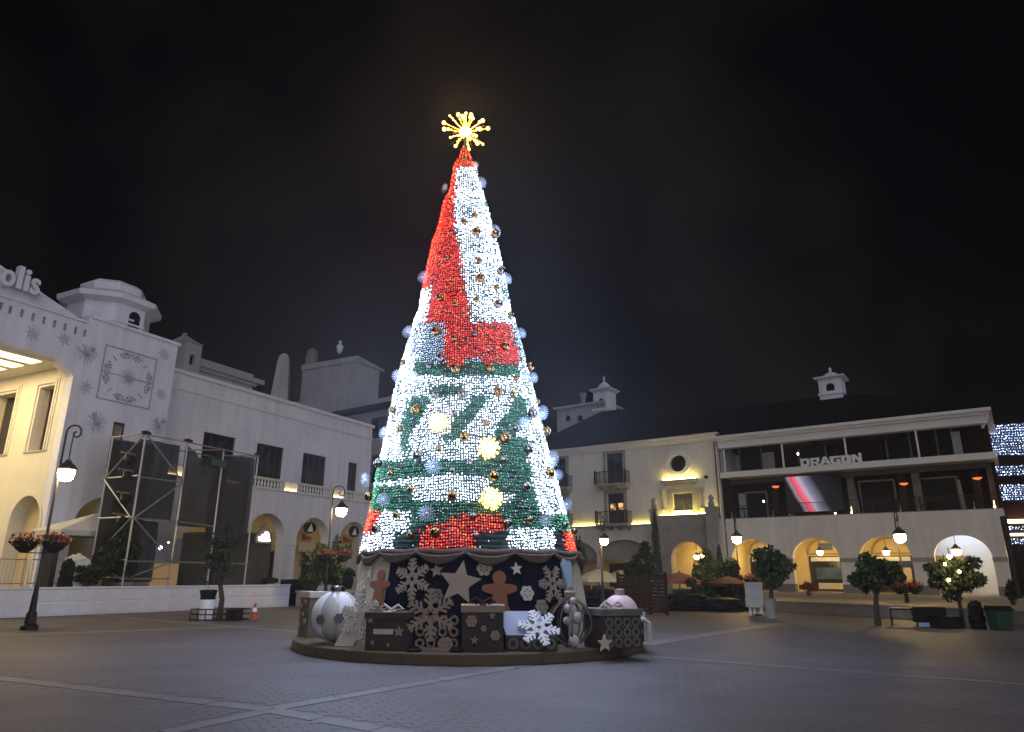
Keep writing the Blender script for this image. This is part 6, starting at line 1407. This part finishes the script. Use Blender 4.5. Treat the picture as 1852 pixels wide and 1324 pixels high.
b = atY(489, 1045, 37); m = MB(); m.lathe([(.3, 0), (.42, .06), (.38, .22), (.1, .28)], 14); o = m.build('round_cushion', M['black']); o.location = (b.x, b.y, TZ+.1); tag(o, 'black round seat beside the kiosk corner', 'seat')

# ------------------------------------------------------------------ cafe and walk on the right
def parasol(label, apex, eave_py, halfw, Y, mt, z0=0.0, group='parasols over the cafe tables'):
    a = atY(apex[0], apex[1], Y); ze_ = atY(apex[0], eave_py, Y).z; u = m_per_px(a); t = thing('parasol', label, 'parasol', (a.x, Y, z0), R(8), group); r_ = halfw*u
    m = MB(); n_ = 8; m.lathe([(r_, ze_-z0), (r_*.55, ze_-z0+(a.z-ze_)*.62), (.05, a.z-z0)], n_, cap=False); m.lathe([(r_*1.0, ze_-z0-.14), (r_*1.001, ze_-z0)], n_, cap=False); part(m, 'canopy', M[mt], t)
    m = MB(); m.tube([(0, 0, 0), (0, 0, a.z-z0+.08)], .035, 7); part(m, 'pole', M['wood'], t)
    m = MB()
    for k in range(n_): q_ = 2*PI*k/n_; m.bar((0, 0, a.z-z0-.25), (r_*.96*math.cos(q_), r_*.96*math.sin(q_), ze_-z0-.01), .02)
    part(m, 'rib', M['iron'], t)
    m = MB(); m.lathe([(.34, 0), (.34, .06), (.08, .12)], 14); part(m, 'base', M['stone_dark'], t); return t
parasol('cream parasol nearest the tree on the right', (1082, 1029), 1047, 38, 37, 'canvas')
parasol('cream parasol right of the curled lamp post', (1122, 1031), 1048, 32, 39, 'canvas')
parasol('rust coloured parasol under the glowing portal arch', (1228, 1035), 1050, 40, 36, 'canvas_red')
parasol('dark parasol beside the lamp with flower basket', (1316, 1042), 1055, 36, 35, 'dark_red')
def chair(label, px, py, Y, rz):
    q = atY(px, py, Y); t = thing('cafe_chair', label, 'chair', (q.x, Y, 0), R(rz), 'dark cafe chairs')
    m = MB(); m.box(-.24, .24, -.24, .24, .42, .47); part(m, 'seat', M['wood'], t)
    m = MB(); m.box(-.24, .24, .20, .25, .48, 1.0); part(m, 'backrest', M['wood'], t)
    for x in (-.21, .21):
        for y in (-.21, .22): m = MB(); m.tube([(x, y, 0), (x, y, .42)], .022, 5); part(m, 'leg', M['iron'], t)
for k, (px, Y, rz) in enumerate(((1064, 35, 20), (1084, 34.5, 150), (1112, 36, -60))): chair(['cafe chair closest to the tree under the cream parasol', 'cafe chair left of the curled lamp post', 'cafe chair between lamp post and slatted screen'][k], px, 1085, Y, rz)
for k, (px, Y, lab) in enumerate(((1075, 35.6, 'dark cafe table under the cream parasol near the tree'), (1100, 36.8, 'dark cafe table right of the lamp post foot'))):
    q = atY(px, 1085, Y); t = thing('cafe_table', lab, 'table', (q.x, Y, 0), 0, 'dark cafe tables')
    m = MB(); m.box(-.5, .5, -.45, .45, .72, .76); part(m, 'table_top', M['wood'], t)
    m = MB(); m.lathe([(.3, 0), (.3, .03), (.05, .06), (.04, .72)], 10); part(m, 'pedestal', M['iron'], t)
q0 = ground(1118, 1108); q1 = ground(1205, 1113); fd = (q1-q0); t = thing('slatted_screen', 'dark wooden slatted screen round the cafe corner', 'screen', (q0.x, q0.y, 0), math.atan2(fd.y, fd.x)); Lf = fd.length
for k in range(11): m = MB(); m.box(0, Lf, -.02, .02, .08+k*.135, .08+k*.135+.105); part(m, 'slat', M['wood'], t)
for k in range(4): m = MB(); x = Lf*k/3; m.box(x-.05, x+.05, .021, .11, 0, 1.62); part(m, 'post', M['wood'], t)
bundle('dark covered pile of furniture below the rust parasol', (1240, 1112), 86, 30, 32.5, 'black', 0, 8, 'covered_pile', 'covered furniture')
bundle('dark covered pile of furniture in front of the dark bush', (1310, 1112), 74, 24, 32, 'black', 0, 9, 'covered_pile', 'covered furniture')
bundle('navy covered heap between the parasol and the tree base', (1085, 1100), 70, 34, 33.5, 'navy', 0, 10, 'covered_pile', 'covered furniture')
b = ground(1367, 1113); u = m_per_px(b); t = thing('covered_stand', 'white cloth covered stand on legs beside the round tree', 'stand', b, R(-6))
m = MB(); m.box(-13*u, 13*u, -.25, .25, 18*u, 56*u); s_ = len(m.v); m.box(-14*u, 10*u, -.27, .27, 14*u, 30*u); m.box(-13.5*u, 13.8*u, -.28, .28, 50*u, 57*u); part(m, 'cloth_cover', M['offwhite'], t)
for x in (-10, -3, 9): m = MB(); m.tube([(x*u, -.1, 0), (x*u, -.1, 18*u)], 2.2*u if x < 9 else 3*u, 7); part(m, 'leg', M['white'], t)
m = MB(); m.box(-4*u, 10*u, -.2, .2, 0, 2.5*u); part(m, 'foot', M['black'], t)
# bench, crate, black bag, green bin, dark tree box
b = ground(1640, 1132); u = m_per_px(b); t = thing('park_bench', 'dark bench and cloth covered cart along the raised walk', 'bench', b, R(-28))
m = MB(); m.box(-24*u, 24*u, 0, .5, 27*u, 30*u); part(m, 'seat', M['iron'], t)
for x in (-23, 23): m = MB(); m.box((x-1.5)*u, (x+1.5)*u, 0, .5, 0, 27*u); part(m, 'leg', M['iron'], t)
b = ground(1685, 1135); u = m_per_px(b); t = thing('covered_cart', 'low black covered cart with pale cloth showing at its foot', 'cart', b, R(-24))
m = MB(); m.box(-26*u, 26*u, 0, .6, 8*u, 32*u); m.box(-27*u, 27*u, -.03, .63, 28*u, 35*u); part(m, 'cover', M['black'], t)
m = MB(); m.box(-20*u, 14*u, -.02, .4, 1*u, 8*u); part(m, 'cloth', M['blue'], t)
for x in (-20, 20): m = MB(); m.lathe([(4*u, 0), (4*u, .05)], 12); m.xf(Matrix.Translation((x*u, .05, 4*u)) @ Matrix.Rotation(PI/2, 4, 'X')); part(m, 'wheel', M['iron'], t)
bundle('tall black refuse bag standing right of the lit tree', (1770, 1138), 28, 48, ground(1770, 1138).y, 'black', 0, 21, 'refuse_bag', 'bag')
b = ground(1812, 1140); u = m_per_px(b); t = thing('green_bin', 'dark green bin with black lid at the right edge', 'bin', b)
m = MB(); m.add([(x*w*u, y*w*u, z*u) for z, w in ((0, 12.5), (34, 15)) for x, y in ((-1, -1), (1, -1), (1, 1), (-1, 1))], [(3, 2, 1, 0), (4, 5, 6, 7), (0, 1, 5, 4), (1, 2, 6, 5), (2, 3, 7, 6), (3, 0, 4, 7)]); part(m, 'body', M['green_bin'], t)
m = MB(); m.box(-17*u, 17*u, -17*u, 17*u, 34.1*u, 38*u); m.box(-15*u, 15*u, -15*u, 15*u, 38.1*u, 42*u); part(m, 'lid', M['black'], t)
b = ground(1742, 1138); m = MB(); m.box(-.35, .35, -.3, .3, 0, .32); m.box(-.38, .38, -.33, .33, .321, .36); o = m.build('tree_box', M['black']); o.location = (b.x-.3, b.y+.35, 0); tag(o, 'small dark planting box at the foot of the lit tree', 'planter')
b = ground(1396, 1119); m = MB(); m.lathe([(.16, 0), (.20, .66), (.22, .70), (.18, .71)], 16); o = m.build('tree_pot', M['stone']); o.location = b; tag(o, 'slim grey tree pot under the round tree by the covered stand', 'planter')

# ------------------------------------------------------------------ thin night haze
m = MB(); m.box(-75, 75, -14, 105, -1, 19); hz = m.build('haze', bpy.data.materials.new('haze_air')); stuff(hz)
hm = hz.data.materials[0]; hm.use_nodes = True; hm.node_tree.nodes.remove(hm.node_tree.nodes['Principled BSDF'])
pv = hm.node_tree.nodes.new('ShaderNodeVolumePrincipled'); pv.inputs['Density'].default_value = .0010; pv.inputs['Anisotropy'].default_value = .55; pv.inputs['Color'].default_value = (.9, .92, 1, 1)
hm.node_tree.links.new(pv.outputs['Volume'], hm.node_tree.nodes['Material Output'].inputs['Volume'])

for px, py, dp, lab in ((1443, 820, 1.2, 'tiny warm table lamp behind the white letters'), (1381, 906, .9, 'tiny cool lamp glinting on the balcony left of the screen')):
    x_, z_ = DF.p(px, py, dp); m = MB(); m.lathe([(.02, -.12), (.06, -.08), (.07, 0), (.03, .05)], 8); o = m.build('table_lamp', M['sparkle'] if px == 1443 else M['cool']); o.location = DF.w(x_, dp, z_); tag(o, lab, 'lamp')
